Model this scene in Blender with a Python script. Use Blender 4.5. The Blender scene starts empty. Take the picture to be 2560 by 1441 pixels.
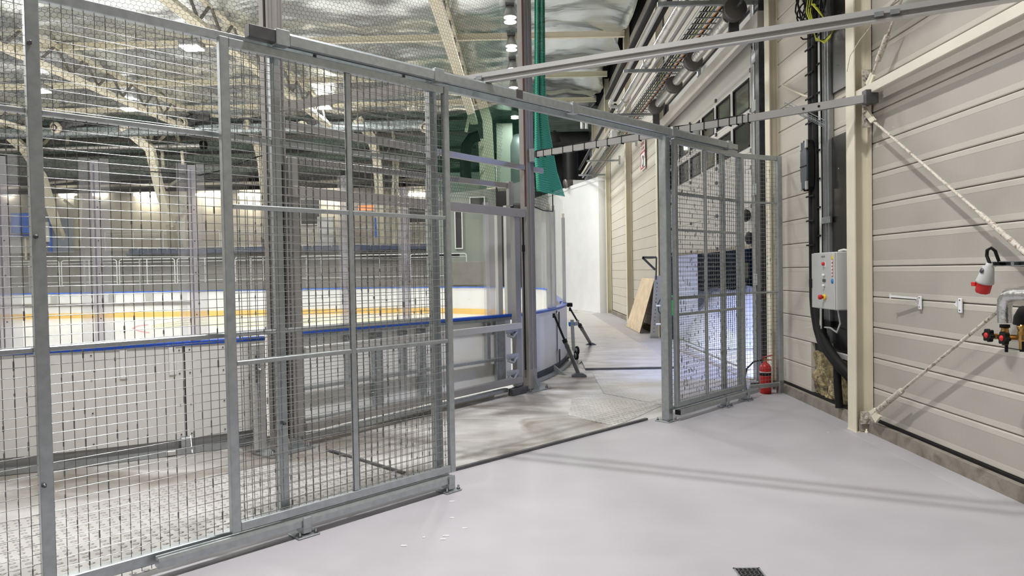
import bpy, bmesh, math, random
import numpy as np
from mathutils import Matrix, Vector
random.seed(7); rng = np.random.RandomState(7)
SC = bpy.context.scene
COL = SC.collection

# ------------------------------------------------------------------ camera
FPX = 1730.0; EYE = 1.65
def _basis():
    a = np.array([1305-1280, 720.5-680.5, -FPX]); b = np.array([3020-1280, 720.5-650, -FPX])
    a /= np.linalg.norm(a); b /= np.linalg.norm(b)
    z = np.cross(b, a); z /= np.linalg.norm(z)
    return np.array([np.cross(a, z), a, z])
RB = _basis(); CAMP = np.array([0, 0, EYE])
cam_d = bpy.data.cameras.new('camera'); cam = bpy.data.objects.new('camera', cam_d); COL.objects.link(cam)
cam_d.sensor_width = 36; cam_d.lens = 36*FPX/2560; cam_d.clip_start = 0.05; cam_d.clip_end = 200
m4 = Matrix.Identity(4)
for i in range(3):
    for j in range(3): m4[i][j] = RB[i][j]
    m4[i][3] = CAMP[i]
cam.matrix_world = m4
SC.camera = cam
# surveying helpers: a sight line of the camera met with a level, a depth or a wall plane
def _ray(x, y): return RB @ np.array([x-1280, 720.5-y, -FPX])
def zp(x, y, z=0.0):
    d = _ray(x, y); return CAMP + d*((z-EYE)/d[2])
def xp(x, y, X):
    d = _ray(x, y); return CAMP + d*(X/d[0])
def yp(x, y, Y):
    d = _ray(x, y); return CAMP + d*(Y/d[1])

# ------------------------------------------------------------------ world, exposure, lights
w = bpy.data.worlds.new('world'); SC.world = w; w.use_nodes = True
w.node_tree.nodes['Background'].inputs[0].default_value = (0.55, 0.6, 0.7, 1)
w.node_tree.nodes['Background'].inputs[1].default_value = 0.12
SC.view_settings.view_transform = 'Standard'; SC.view_settings.look = 'None'
SC.view_settings.gamma = 1; SC.view_settings.use_curve_mapping = False
SC.view_settings.exposure = 0.16
ROW_W, RINK_W, HALL_W = 26, 340, 60
def area(name, loc, size, power, color=(1, .97, .93), rot=(0, 0, 0), sy=None):
    l = bpy.data.lights.new(name, 'AREA'); l.energy = power; l.color = color; l.size = size
    if sy: l.shape = 'RECTANGLE'; l.size_y = sy
    o = bpy.data.objects.new(name, l); o.location = loc; o.rotation_euler = rot; COL.objects.link(o); return o
ROW_Y = [4.15, 11.75]+[18.8+2.35*k for k in range(6)]
for y in ROW_Y:
    for dy in (-.17, .17):
        o_ = area('row_light', (-.2, y+dy, 8.42), .17, 128 if y < 5 else 50 if y < 12 else ROW_W, (1, .985, .985))
        if y < 12: o_.data.spread = math.radians(115)
for x in (-8.4, -16.2, -24):
    for y in (7, 13): area('rink_light', (x, y, 8.35), .9, RINK_W, (1, .985, .955))
for px, py in ((480, 122), (325, 275), (810, 270), (100, 229)):
    p_ = zp(px, py, 8.4); area('rink_light', (p_[0], p_[1], 8.37), .45, RINK_W*1.1, (1, .985, .955))
area('hall_fill', (-4.2, 1.2, 8.1), .7, 150, (1, .98, .97), (math.radians(22), 0, 0))  # added fill that lifts the upright board faces, no such fitting seen
area('hall_fill', (.9, 25, 6.0), .7, 120, (1, .96, .9))  # added fill that brightens the white partition, no fitting hangs here
area('yard_light', (7.5, 10.5, 5.5), 1.5, 1000, (.30, .42, 1.0), (math.radians(-28), 0, 0))
area('yard_light', (4.6, 12.2, 3.4), .8, 70, (1, .97, .95))

# ------------------------------------------------------------------ materials
MATS = {}
def mat(name, col, rough=.5, metal=0, var=0, vscale=3, bump=0, bscale=40, spec=.5, emit=0, coat=0, mottle=None, mscale=.8):
    if name in MATS: return MATS[name]
    m = bpy.data.materials.new(name); m.use_nodes = True; nt = m.node_tree; N = nt.nodes; L = nt.links
    b = N['Principled BSDF']
    b.inputs['Base Color'].default_value = (*col, 1); b.inputs['Roughness'].default_value = rough
    b.inputs['Metallic'].default_value = metal; b.inputs['Specular IOR Level'].default_value = spec
    if emit:
        b.inputs['Emission Color'].default_value = (*col, 1); b.inputs['Emission Strength'].default_value = emit
    tc = N.new('ShaderNodeTexCoord')
    if var or mottle:
        n = N.new('ShaderNodeTexNoise'); n.inputs['Scale'].default_value = vscale; n.inputs['Detail'].default_value = 6
        L.new(tc.outputs['Object'], n.inputs['Vector'])
        r = N.new('ShaderNodeValToRGB'); r.color_ramp.elements[0].position = .3; r.color_ramp.elements[1].position = .7
        lo = [max(0, c*(1-var)) for c in col]; hi = [min(1, c*(1+var)) for c in col]
        r.color_ramp.elements[0].color = (*lo, 1); r.color_ramp.elements[1].color = (*hi, 1)
        L.new(n.outputs[0], r.inputs[0]); out = r.outputs[0]
        if mottle:
            n2 = N.new('ShaderNodeTexNoise'); n2.inputs['Scale'].default_value = mscale; n2.inputs['Detail'].default_value = 5
            n2.inputs['Distortion'].default_value = 1.2
            L.new(tc.outputs['Object'], n2.inputs['Vector'])
            r2 = N.new('ShaderNodeValToRGB'); r2.color_ramp.elements[0].position = .5; r2.color_ramp.elements[1].position = .68
            L.new(n2.outputs[0], r2.inputs[0])
            mx = N.new('ShaderNodeMix'); mx.data_type = 'RGBA'
            L.new(r2.outputs[0], mx.inputs[0]); L.new(out, mx.inputs[6]); mx.inputs[7].default_value = (*mottle, 1); out = mx.outputs[2]
        L.new(out, b.inputs['Base Color'])
    if bump:
        n = N.new('ShaderNodeTexNoise'); n.inputs['Scale'].default_value = bscale; n.inputs['Detail'].default_value = 4
        L.new(tc.outputs['Object'], n.inputs['Vector'])
        bp = N.new('ShaderNodeBump'); bp.inputs['Strength'].default_value = bump; bp.inputs['Distance'].default_value = .02
        L.new(n.outputs[0], bp.inputs['Height']); L.new(bp.outputs[0], b.inputs['Normal'])
    MATS[name] = m; return m

GALV = mat('galvanised steel', (.43, .46, .475), .36, .75, .10, 22, .04, 60)
WIREV = mat('galvanised wire dark reflection', (.20, .205, .205), .38, .8)  # vertical wires: dark surroundings they mirror painted in as a darker base
WIRE = mat('galvanised wire', (.42, .43, .43), .24, .9)
ALU = mat('brushed aluminium', (.36, .355, .35), .40, .65, .05, 3)
ALUL = mat('light aluminium', (.60, .60, .59), .4, .55, .05, 3)
TAUPE = mat('taupe anodised profile', (.33, .31, .295), .42, .3, .05, 2)
CREAM = mat('cream paint', (.74, .69, .55), .45, 0, .05, 2)
CREAMD = mat('worn cream paint', (.64, .60, .52), .5, 0, .10, 9, .15, 60, mottle=(.22, .16, .11), mscale=26)
WPAINT = mat('white paint', (.82, .82, .83), .45, 0, .03, 2)
HDPE = mat('white hdpe', (.80, .80, .79), .35, 0, .03, 1.2)
HDPEW = mat('warm white hdpe', (.73, .72, .69), .4, 0, .03, 1.2)
BLUE = mat('blue cap plastic', (.012, .07, .42), .35)
BLUEF = mat('bright blue cap', (.03, .14, .62), .4, 0, .25, 3)
YEL = mat('yellow kick plastic', (.86, .56, .16), .5, 0, .08, 2)
BLACK = mat('black rubber', (.010, .010, .010), .6, spec=.25)
BLACKG = mat('black glossy panel', (.018, .017, .017), .22, 0, .2, 3)
DARK = mat('dark void grey', (.03, .03, .032), .7, 0, .2, 1)
DGREY = mat('dark grey steel', (.12, .12, .125), .45, .6, .2, 12)
SLATE = mat('slate plastic', (.10, .115, .13), .45)
RED = mat('red enamel', (.55, .015, .015), .28)
REDP = mat('red plastic', (.60, .02, .02), .4)
BRASS = mat('brass', (.50, .30, .10), .3, .9)
LGREY = mat('light grey enamel', (.52, .53, .52), .4)
BTN = mat('white plastic', (.8, .8, .78), .4)
YELB = mat('yellow plastic', (.80, .58, .04), .4)
BLUES = mat('sign blue', (.03, .22, .65), .4)
GREEN = mat('green plastic', (.02, .32, .06), .4)
CONC = mat('concrete', (.34, .32, .285), .85, 0, .18, 6, .3, 30, mottle=(.20, .17, .135), mscale=2.3)
CONCW = mat('pale wet concrete', (.58, .565, .545), .38, 0, .08, 5, .05, 20, mottle=(.27, .235, .195), mscale=1.1)
STAND = mat('stand concrete', (.225, .21, .195), .8, 0, .10, 3)
BWALL = mat('back wall boards', (.64, .61, .55), .7, 0, .10, .5)
RUST = mat('rust red steel', (.075, .022, .016), .6)
TIMBER = mat('plywood', (.76, .62, .44), .6, 0, .14, 4, mottle=(.66, .50, .32), mscale=5)
WOOL = mat('mineral wool', (.34, .28, .15), .95, 0, .45, 16, 1.0, 30, mottle=(.12, .10, .07), mscale=12)
FLOORM = mat('lilac grey resin floor', (.395, .382, .403), .45, 0, .05, 1.6, .05, 14, spec=.3, mottle=(.428, .414, .434), mscale=.6)
ICE = mat('ice', (.86, .84, .82), .22, 0, .03, .8)
LAGG = mat('silver lagging', (.74, .74, .73), .26, .95, .1, 6, .35, 22)
DUCT = mat('spiral duct', (.42, .47, .49), .3, .8, .1, 4)
LAMP = mat('lamp lens', (1, .99, .97), .5, 0, emit=30)
TUBE = mat('tube lamp', (1, .93, .78), .5, 0, emit=9)
EXITG = mat('exit green', (.05, .8, .35), .5, 0, emit=1.3)
ORANGEC = mat('orange cable', (.60, .22, .03), .5)
YGC = mat('yellow green cable', (.45, .48, .03), .5)
WHITEC = mat('white cable', (.7, .69, .66), .5)
NAVY = mat('navy steel', (.012, .05, .10), .5, 0, .1, 1)
SNOW = mat('scraped snow', (.78, .82, .94), .7, 0, .05, 4, .6, 9)
YARD = mat('yard paving', (.70, .70, .71), .5, 0, .06, 3)
SEAT = mat('blue seat plastic', (.02, .045, .13), .4)
NETK = mat('black netting', (.02, .02, .02), 1, spec=0)
MINT = mat('green wall paint', (.29, .32, .28), .6, 0, .06, 1)
DIRT = mat('dark dirt', (.07, .05, .035), .9, 0, .3, 9, .5, 20)

def glass_mat(name, tint, haze, glossy=.08, hz=(.8, .8, .8), scratches=0):
    m = bpy.data.materials.new(name); m.use_nodes = True; nt = m.node_tree; N = nt.nodes; L = nt.links
    for n in list(N):
        if n.type != 'OUTPUT_MATERIAL': N.remove(n)
    out = [n for n in N if n.type == 'OUTPUT_MATERIAL'][0]
    t = N.new('ShaderNodeBsdfTransparent'); t.inputs[0].default_value = (*tint, 1)
    g = N.new('ShaderNodeBsdfGlossy'); g.inputs['Roughness'].default_value = .05
    d = N.new('ShaderNodeBsdfDiffuse'); d.inputs[0].default_value = (*hz, 1)
    a = N.new('ShaderNodeMixShader'); a.inputs[0].default_value = haze
    L.new(t.outputs[0], a.inputs[1]); L.new(d.outputs[0], a.inputs[2])
    if scratches:
        tc = N.new('ShaderNodeTexCoord'); mp = N.new('ShaderNodeMapping'); mp.inputs['Rotation'].default_value = (0, .7, .4); mp.inputs['Scale'].default_value = (1.2, 1.2, 14)
        no = N.new('ShaderNodeTexNoise'); no.inputs['Scale'].default_value = 6; no.inputs['Detail'].default_value = 3; no.inputs['Distortion'].default_value = 1.6
        L.new(tc.outputs['Object'], mp.inputs[0]); L.new(mp.outputs[0], no.inputs['Vector'])
        r = N.new('ShaderNodeValToRGB'); r.color_ramp.elements[0].position = .68; r.color_ramp.elements[1].position = .72
        r.color_ramp.elements[0].color = (haze, haze, haze, 1); r.color_ramp.elements[1].color = (haze+scratches,)*3+(1,)
        L.new(no.outputs[0], r.inputs[0]); L.new(r.outputs[0], a.inputs[0])
    b = N.new('ShaderNodeMixShader'); b.inputs[0].default_value = glossy
    L.new(a.outputs[0], b.inputs[1]); L.new(g.outputs[0], b.inputs[2]); L.new(b.outputs[0], out.inputs[0])
    MATS[name] = m; return m
def stain(m, c, r0, r1, col, sc):
    nt = m.node_tree; N = nt.nodes; L = nt.links; b = N['Principled BSDF']; src = b.inputs['Base Color'].links[0].from_socket
    tc = N.new('ShaderNodeTexCoord'); fl = N.new('ShaderNodeVectorMath'); fl.operation = 'MULTIPLY'; fl.inputs[1].default_value = (1, 1, 0)
    L.new(tc.outputs['Object'], fl.inputs[0]); ds = N.new('ShaderNodeVectorMath'); ds.operation = 'DISTANCE'; ds.inputs[1].default_value = (*c, 0); L.new(fl.outputs[0], ds.inputs[0])
    mr = N.new('ShaderNodeMapRange'); mr.inputs[1].default_value = r0; mr.inputs[2].default_value = r1; mr.inputs[3].default_value = 1; mr.inputs[4].default_value = 0; L.new(ds.outputs['Value'], mr.inputs[0])
    mp = N.new('ShaderNodeMapping'); mp.inputs['Rotation'].default_value = (0, 0, .85); mp.inputs['Scale'].default_value = (1, 2.4, 1); L.new(tc.outputs['Object'], mp.inputs[0])
    n = N.new('ShaderNodeTexNoise'); n.inputs['Scale'].default_value = sc; n.inputs['Detail'].default_value = 6; n.inputs['Distortion'].default_value = .8; L.new(mp.outputs[0], n.inputs['Vector'])
    rp = N.new('ShaderNodeMapRange'); rp.inputs[1].default_value = .36; rp.inputs[2].default_value = .62; L.new(n.outputs[0], rp.inputs[0])
    mu = N.new('ShaderNodeMath'); mu.operation = 'MULTIPLY'; L.new(mr.outputs[0], mu.inputs[0]); L.new(rp.outputs[0], mu.inputs[1])
    mx = N.new('ShaderNodeMix'); mx.data_type = 'RGBA'; L.new(mu.outputs[0], mx.inputs[0]); L.new(src, mx.inputs[6]); mx.inputs[7].default_value = (*col, 1); L.new(mx.outputs[2], b.inputs['Base Color'])
stain(CONCW, (-7.64, 13.75), 8.9, 10.9, (.17, .145, .12), .9)
GLASS = glass_mat('rink glass', (.975, .985, .975), .022, .05, scratches=.14)
SUPP = glass_mat('lilac acrylic post', (.94, .935, .95), .42, .05, (.60, .59, .615))
SUPC = glass_mat('clear acrylic fin', (.97, .97, .98), .13, .05, (.66, .655, .67))
WINGL = glass_mat('door window pane', (.5, .5, .45), .3, .25, (.28, .27, .21))
GNET = glass_mat('green debris net', (.10, .42, .30), .55, .0, (.02, .33, .20))
GNETD = glass_mat('dark green net', (.74, .84, .80), .12, .0, (.004, .055, .036))

def perforated():
    m = mat('perforated panel', (.53, .503, .447), .5, 0, .04, 1.2)
    nt = m.node_tree; N = nt.nodes; L = nt.links; b = N['Principled BSDF']
    src = b.inputs['Base Color'].links[0].from_socket
    tc = N.new('ShaderNodeTexCoord'); sp = N.new('ShaderNodeSeparateXYZ'); L.new(tc.outputs['Object'], sp.inputs[0])
    def mth(op, a, bb=None, c=None):
        n = N.new('ShaderNodeMath'); n.operation = op
        for i, v in enumerate((a, bb, c)):
            if v is None: continue
            if isinstance(v, (int, float)): n.inputs[i].default_value = v
            else: L.new(v, n.inputs[i])
        return n.outputs[0]
    k = 2*math.pi/.011
    u = mth('SINE', mth('MULTIPLY', mth('ADD', sp.outputs[1], sp.outputs[2]), k))
    v = mth('SINE', mth('MULTIPLY', mth('SUBTRACT', sp.outputs[1], sp.outputs[2]), k))
    dots = mth('GREATER_THAN', mth('MULTIPLY', u, v), .42)
    band = mth('LESS_THAN', mth('ABSOLUTE', sp.outputs[2]), .098)
    f = mth('ADD', mth('MULTIPLY', mth('MULTIPLY', dots, band), .42), mth('MULTIPLY', band, .17))
    mx = N.new('ShaderNodeMix'); mx.data_type = 'RGBA'; L.new(f, mx.inputs[0]); L.new(src, mx.inputs[6])
    mx.inputs[7].default_value = (.13, .12, .105, 1); L.new(mx.outputs[2], b.inputs['Base Color'])
    return m
PERF = perforated()
PLAIN = mat('plain cream panel', (.60, .56, .49), .5, 0, .03, 1)

def tread_mat(name, col, mott):
    m = mat(name, col, .38, .25, .07, 3, mottle=mott, mscale=.7)
    nt = m.node_tree; N = nt.nodes; L = nt.links; b = N['Principled BSDF']
    tc = N.new('ShaderNodeTexCoord'); mp = N.new('ShaderNodeMapping'); mp.inputs['Rotation'].default_value = (0, 0, .8)
    L.new(tc.outputs['Object'], mp.inputs[0])
    v = N.new('ShaderNodeTexVoronoi'); v.inputs['Scale'].default_value = 15; v.inputs['Randomness'].default_value = .1
    L.new(mp.outputs[0], v.inputs['Vector'])
    r = N.new('ShaderNodeValToRGB'); r.color_ramp.elements[0].position = .12; r.color_ramp.elements[1].position = .3
    r.color_ramp.elements[0].color = (1, 1, 1, 1); r.color_ramp.elements[1].color = (0, 0, 0, 1)
    L.new(v.outputs[0], r.inputs[0])
    bp = N.new('ShaderNodeBump'); bp.inputs['Strength'].default_value = .9; bp.inputs['Distance'].default_value = .02
    L.new(r.outputs[0], bp.inputs['Height']); L.new(bp.outputs[0], b.inputs['Normal'])
    return m
TREAD = tread_mat('tread plate', (.64, .625, .61), (.56, .54, .515))
TREAD2 = tread_mat('dull tread plate', (.58, .56, .545), (.50, .475, .45))
for _m in (TREAD, TREAD2): stain(_m, (-7.64, 13.75), 8.7, 10.6, (.34, .315, .285), 1.6)

def foil_mat():
    m = mat('insulation foil', (.74, .78, .78), .27, .9, .07, .6)
    nt = m.node_tree; N = nt.nodes; L = nt.links; b = N['Principled BSDF']
    tc = N.new('ShaderNodeTexCoord')
    a = N.new('ShaderNodeTexNoise'); a.inputs['Scale'].default_value = .42; a.inputs['Detail'].default_value = 4; a.inputs['Roughness'].default_value = .42; a.inputs['Distortion'].default_value = .35
    mp = N.new('ShaderNodeMapping'); mp.inputs['Scale'].default_value = (.55, 1.5, 1)
    L.new(tc.outputs['Object'], mp.inputs[0]); L.new(mp.outputs[0], a.inputs['Vector'])
    bp = N.new('ShaderNodeBump'); bp.inputs['Strength'].default_value = .45; bp.inputs['Distance'].default_value = .4
    L.new(a.outputs[0], bp.inputs['Height']); L.new(bp.outputs[0], b.inputs['Normal'])
    return m
FOIL = foil_mat()
DECK = mat('dark green decking', (.17, .22, .20), .5, .3, .25, 2)

def netstripe(name, col, dens):
    m = glass_mat(name, (1, 1, 1), .5, 0, col)
    nt = m.node_tree; N = nt.nodes; L = nt.links
    mixn = [n for n in N if n.type == 'MIX_SHADER' and n.inputs[1].links and n.inputs[1].links[0].from_node.type == 'BSDF_TRANSPARENT'][0]
    tc = N.new('ShaderNodeTexCoord'); wv = N.new('ShaderNodeTexWave'); wv.bands_direction = 'Z'; wv.inputs['Scale'].default_value = 9; wv.inputs['Distortion'].default_value = 5
    wv.inputs['Detail'].default_value = 1; wv.inputs['Detail Scale'].default_value = .6
    L.new(tc.outputs['Object'], wv.inputs['Vector'])
    r = N.new('ShaderNodeValToRGB'); r.color_ramp.elements[0].position = .35; r.color_ramp.elements[1].position = .6
    r.color_ramp.elements[0].color = (dens[0],)*3+(1,); r.color_ramp.elements[1].color = (dens[1],)*3+(1,)
    L.new(wv.outputs[0], r.inputs[0]); L.new(r.outputs[0], mixn.inputs[0]); return m
GDRAPE = netstripe('green net drape', (.10, .46, .34), (.55, .97))

# ------------------------------------------------------------------ mesh helpers
ROOT = {}
def tag(o, label=None, cat=None, group=None, kind=None):
    if label: o['label'] = label
    if cat: o['category'] = cat
    if group: o['group'] = group
    if kind: o['kind'] = kind
    return o
def thing(name, label, cat, loc=(0, 0, 0), rz=0, group=None):
    o = bpy.data.objects.new(name, None); o.empty_display_size = .1; COL.objects.link(o)
    o.location = loc; o.rotation_euler = (0, 0, rz)
    ROOT[o] = Matrix.Translation(Vector([float(v) for v in loc])) @ Matrix.Rotation(rz, 4, 'Z')
    return tag(o, label, cat, group)
class MB:
    def __init__(s, M=None): s.v = []; s.f = []; s.M = M; s.sm = set()
    def add(s, vs, fs, smooth=False):
        n = len(s.v)
        if s.M is not None: vs = [tuple(s.M @ Vector([float(c) for c in v])) for v in vs]
        s.v += [tuple(float(c) for c in v) for v in vs]
        if smooth: s.sm.update(range(len(s.f), len(s.f)+len(fs)))
        s.f += [tuple(n+i for i in f) for f in fs]; return s
    def box(s, a, b):
        x0, y0, z0 = a; x1, y1, z1 = b
        return s.add([(x0, y0, z0), (x1, y0, z0), (x1, y1, z0), (x0, y1, z0), (x0, y0, z1), (x1, y0, z1), (x1, y1, z1), (x0, y1, z1)],
                     [(0, 3, 2, 1), (4, 5, 6, 7), (0, 1, 5, 4), (1, 2, 6, 5), (2, 3, 7, 6), (3, 0, 4, 7)])
    def bbox(s, a, b, c=.004):            # chamfered box
        a = np.array(a, float); b = np.array(b, float); lo = np.minimum(a, b); hi = np.maximum(a, b)
        c = min(c, *((hi-lo)*.3)); vs = []; 
        for ix in (0, 1):
            for iy in (0, 1):
                for iz in (0, 1):
                    p = [(lo, hi)[i][k] for k, i in enumerate((ix, iy, iz))]; sg = [1-2*i for i in (ix, iy, iz)]
                    for k in range(3):
                        q = list(p)
                        for j in range(3):
                            if j != k: q[j] += sg[j]*c
                        vs.append(q)
        bm = bmesh.new(); vv = [bm.verts.new(v) for v in vs]
        r = bmesh.ops.convex_hull(bm, input=vv); bm.verts.index_update()
        out = [tuple(v.co) for v in bm.verts]; fs = [tuple(v.index for v in f.verts) for f in bm.faces]; bm.free()
        return s.add(out, fs)
    def bar(s, p, q, wd, ht, up=(0, 0, 1), c=0):
        p = Vector([float(v) for v in p]); q = Vector([float(v) for v in q]); d = (q-p).normalized(); up = Vector(up)
        if abs(d.dot(up)) > .97: up = Vector((1, 0, 0))
        r = d.cross(up).normalized(); u = r.cross(d)
        vs = [e + r*a*wd/2 + u*b*ht/2 for e in (p, q) for a, b in ((-1, -1), (1, -1), (1, 1), (-1, 1))]
        return s.add(vs, [(0, 1, 2, 3), (7, 6, 5, 4), (0, 4, 5, 1), (1, 5, 6, 2), (2, 6, 7, 3), (3, 7, 4, 0)])
    def tube(s, pts, r, seg=8, cap=True, rs=None):
        P = [Vector([float(v) for v in p]) for p in pts]; n = len(P); vs = []; 
        t0 = (P[1]-P[0]).normalized(); ref = Vector((0, 0, 1)) if abs(t0.z) < .9 else Vector((1, 0, 0))
        a = t0.cross(ref).normalized()
        for i, p in enumerate(P):
            t = (P[min(i+1, n-1)]-P[max(i-1, 0)])
            t = t.normalized() if t.length > 1e-9 else t0
            a = (a - t*a.dot(t)).normalized(); b = t.cross(a); rr = rs[i] if rs else r
            for k in range(seg):
                th = 2*math.pi*k/seg; vs.append(p + (a*math.cos(th)+b*math.sin(th))*rr)
        fs = [(i*seg+k, i*seg+(k+1) % seg, (i+1)*seg+(k+1) % seg, (i+1)*seg+k) for i in range(n-1) for k in range(seg)]
        s.add(vs, fs, smooth=seg > 4)
        if cap: s.add(vs[:seg], [tuple(range(seg))][::-1]); s.add(vs[-seg:], [tuple(range(seg))])
        return s
    def lathe(s, c, prof, axis=(0, 0, 1), seg=20):     # prof: (radius, height along axis)
        ax = Vector(axis).normalized(); ref = Vector((1, 0, 0)) if abs(ax.x) < .9 else Vector((0, 1, 0))
        a = ax.cross(ref).normalized(); b = ax.cross(a); c = Vector([float(v) for v in c]); vs = []
        for r, h in prof:
            for k in range(seg):
                th = 2*math.pi*k/seg; vs.append(c + ax*h + (a*math.cos(th)+b*math.sin(th))*max(r, 1e-4))
        n = len(prof)
        return s.add(vs, [(i*seg+k, i*seg+(k+1) % seg, (i+1)*seg+(k+1) % seg, (i+1)*seg+k) for i in range(n-1) for k in range(seg)] + [tuple(range(seg)), tuple((n-1)*seg+k for k in range(seg))], smooth=True)
    def prism(s, poly, d):                # planar polygon (3D points) pushed along vector d
        n = len(poly); d = np.array(d, float); P = [np.array([float(c) for c in p]) for p in poly]
        return s.add(P+[p+d for p in P], [tuple(range(n)), tuple(range(2*n-1, n-1, -1))]+[(i, (i+1) % n, n+(i+1) % n, n+i) for i in range(n)])
    def sweep(s, path, prof):             # path: plan points; prof: (offset to the left of travel, z)
        P = [np.array(p[:2], float) for p in path]; n = len(P); k = len(prof); vs = []
        for i in range(n):
            t = P[min(i+1, n-1)]-P[max(i-1, 0)]; t /= np.linalg.norm(t); nn = np.array([-t[1], t[0]])
            for o, z in prof: vs.append((*(P[i]+nn*o), z))
        fs = [(i*k+j, i*k+(j+1) % k, (i+1)*k+(j+1) % k, (i+1)*k+j) for i in range(n-1) for j in range(k)]
        fs += [tuple(range(k)), tuple((n-1)*k+j for j in range(k))]
        return s.add(vs, fs)
    def build(s, name, m, parent=None, kind=None, label=None, recalc=True, bevel=0):
        me = bpy.data.meshes.new(name); vs = s.v
        if parent is not None:
            R = ROOT.get(parent)
            if R is not None and R != Matrix.Identity(4):
                I = R.inverted(); vs = [tuple(I @ Vector(v)) for v in vs]
        me.from_pydata(vs, [], s.f)
        if s.sm: me.polygons.foreach_set('use_smooth', [i in s.sm for i in range(len(s.f))])
        if recalc and len(s.f) < 20000:
            bm = bmesh.new(); bm.from_mesh(me); bmesh.ops.recalc_face_normals(bm, faces=bm.faces); bm.to_mesh(me); bm.free()
        me.materials.append(m); me.update()
        o = bpy.data.objects.new(name, me); COL.objects.link(o)
        if parent is not None:
            o.parent = parent; ROOT[o] = ROOT.get(parent, Matrix.Identity(4))
        else: ROOT[o] = Matrix.Identity(4)
        if kind: o['kind'] = kind
        if label: o['label'] = label
        return o
def struct(name, mb, m, label=None, parent=None):
    o = mb.build(name, m, parent)
    if parent is None: o['kind'] = 'structure'
    if label: o['label'] = label
    return o
def inst(name, me, parent, loc, rot=(0, 0, 0)):
    o = bpy.data.objects.new(name, me); COL.objects.link(o); o.parent = parent
    o.location = loc; o.rotation_euler = rot; return o
def copy_thing(o, loc, rz=None, label=None):
    c = o.copy(); COL.objects.link(c); c.location = loc
    if rz is not None: c.rotation_euler = (0, 0, rz)
    if label: c['label'] = label
    for ch in o.children:
        d = ch.copy(); COL.objects.link(d); d.parent = c
        for g in ch.children:
            e = g.copy(); COL.objects.link(e); e.parent = d
    return c
def arcpts(c, r, a0, a1, n): return [(c[0]+r*math.cos(math.radians(a0+(a1-a0)*i/n)), c[1]+r*math.sin(math.radians(a0+(a1-a0)*i/n))) for i in range(n+1)]
def frame(o, d):      # matrix with local x along plan direction d, y to its left, z up
    d = Vector((d[0], d[1], 0)).normalized(); M = Matrix.Identity(4)
    for i, ax in enumerate((d, Vector((-d.y, d.x, 0)), Vector((0, 0, 1)))):
        for j in range(3): M[j][i] = ax[j]
    M[0][3], M[1][3] = o[0], o[1]; M[2][3] = o[2] if len(o) > 2 else 0; return M

# ================================================================== SETTING
TH = math.radians(44.3); FD = (math.sin(TH), math.cos(TH)); FO = (1.557, 7.544)
MF = frame(FO, FD)                              # fence frame: x along the fence, -y towards the viewer
def F(s, y=0, z=0): return MF @ Vector((s, y, z))
RC = (-7.64, 13.75); RR = 8.5; CAPZ = 1.05                    # rink corner
CP = (-2.30, 6.47); CQ = (.09, 9.65)
QD = Vector((CQ[0]-CP[0], CQ[1]-CP[1], 0)).normalized(); MQ = frame(CP, QD)

# floors
conc = struct('floor', MB().add([(-32, -7, -.004), (3.5, -7, -.004), (3.5, 33, -.004), (-32, 33, -.004)], [(0, 1, 2, 3)]), CONCW)
lil = [(-7, -7), (3.43, -7), (3.43, 27.2), (2.95, 27.2), (2.62, 26.6), (2.60, 14.6), (2.27, 11.3), F(.30, .12)[:2], (1.34, 7.60), (-.61, 5.73), F(-3.4, .05)[:2], F(-9, .05)[:2], (-9, .5)]
lilf = MB(); lilf.prism([(x, y, -.012) for x, y in lil], (0, 0, .012)); struct('floor_coating', lilf, FLOORM)
yard = MB().box((3.5, 9.5, -.2), (26, 34, -.012)); struct('floor_yard', yard, YARD)
thr = MB(); thr.bar(zp(1680, 868), zp(1880, 950), .10, .012); thr.bar(zp(1715, 862), zp(1870, 925), .05, .008); struct('trim_1', thr, CONC)
# rink ice
rp = arcpts(RC, RR-.05, -118, 0, 24)+[(.85, 21.5)]+arcpts((-7, 21.6), 7.85, 0, 90, 14)+[(-31, 29.45), (-31, 5.7)]
icem = MB().add([(x, y, .004) for x, y in rp], [tuple(range(len(rp)))]); struct('floor_ice', icem, ICE)

# right wall of profiled panels, 0.3 m modules
wallb = struct('wall_right', MB().box((3.50, -7, 0), (3.62, 9.7, 9.6)).box((3.50, 16.4, 0), (3.62, 33, 9.6)).box((3.50, 9.7, 5.5), (3.62, 16.4, 9.6)), DARK)
def plank_mesh(L, m, name):
    b = MB(); h = .1478
    prof = [(.055, -h), (.014, -h), (.002, -h+.004), (0, -h+.010), (0, -.098), (.0012, -.096), (.0012, .096), (0, .098), (0, h-.012), (.003, h-.005), (.014, h), (.055, h)]
    vs = [(px, e, pz) for e in (-L/2, L/2) for px, pz in prof]; k = len(prof)
    b.add(vs, [tuple(range(k)), tuple(range(2*k-1, k-1, -1))]+[(i, (i+1) % k, k+(i+1) % k, k+i) for i in range(k)])
    me = bpy.data.meshes.new(name); me.from_pydata(b.v, [], b.f); me.materials.append(m)
    bm = bmesh.new(); bm.from_mesh(me); bmesh.ops.recalc_face_normals(bm, faces=bm.faces); bm.to_mesh(me); bm.free(); return me
def bay(y0, y1, k0, k1, m):
    me = plank_mesh(y1-y0, m, 'panel')
    for k in range(k0, k1): inst('panel', me, wallb, (3.45, (y0+y1)/2, .295+.3*k))
bay(-3.5, 6.96, 0, 17, PERF); bay(-3.5, 6.96, 17, 29, PLAIN)
bay(7.02, 9.33, 2, 29, PLAIN); bay(8.33, 9.33, 0, 2, PLAIN)
bay(9.75, 16.5, 18, 29, PLAIN); bay(16.95, 21.6, 0, 29, PLAIN); bay(21.8, 26.6, 0, 29, PLAIN); bay(26.8, 32.5, 0, 29, PLAIN)
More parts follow.
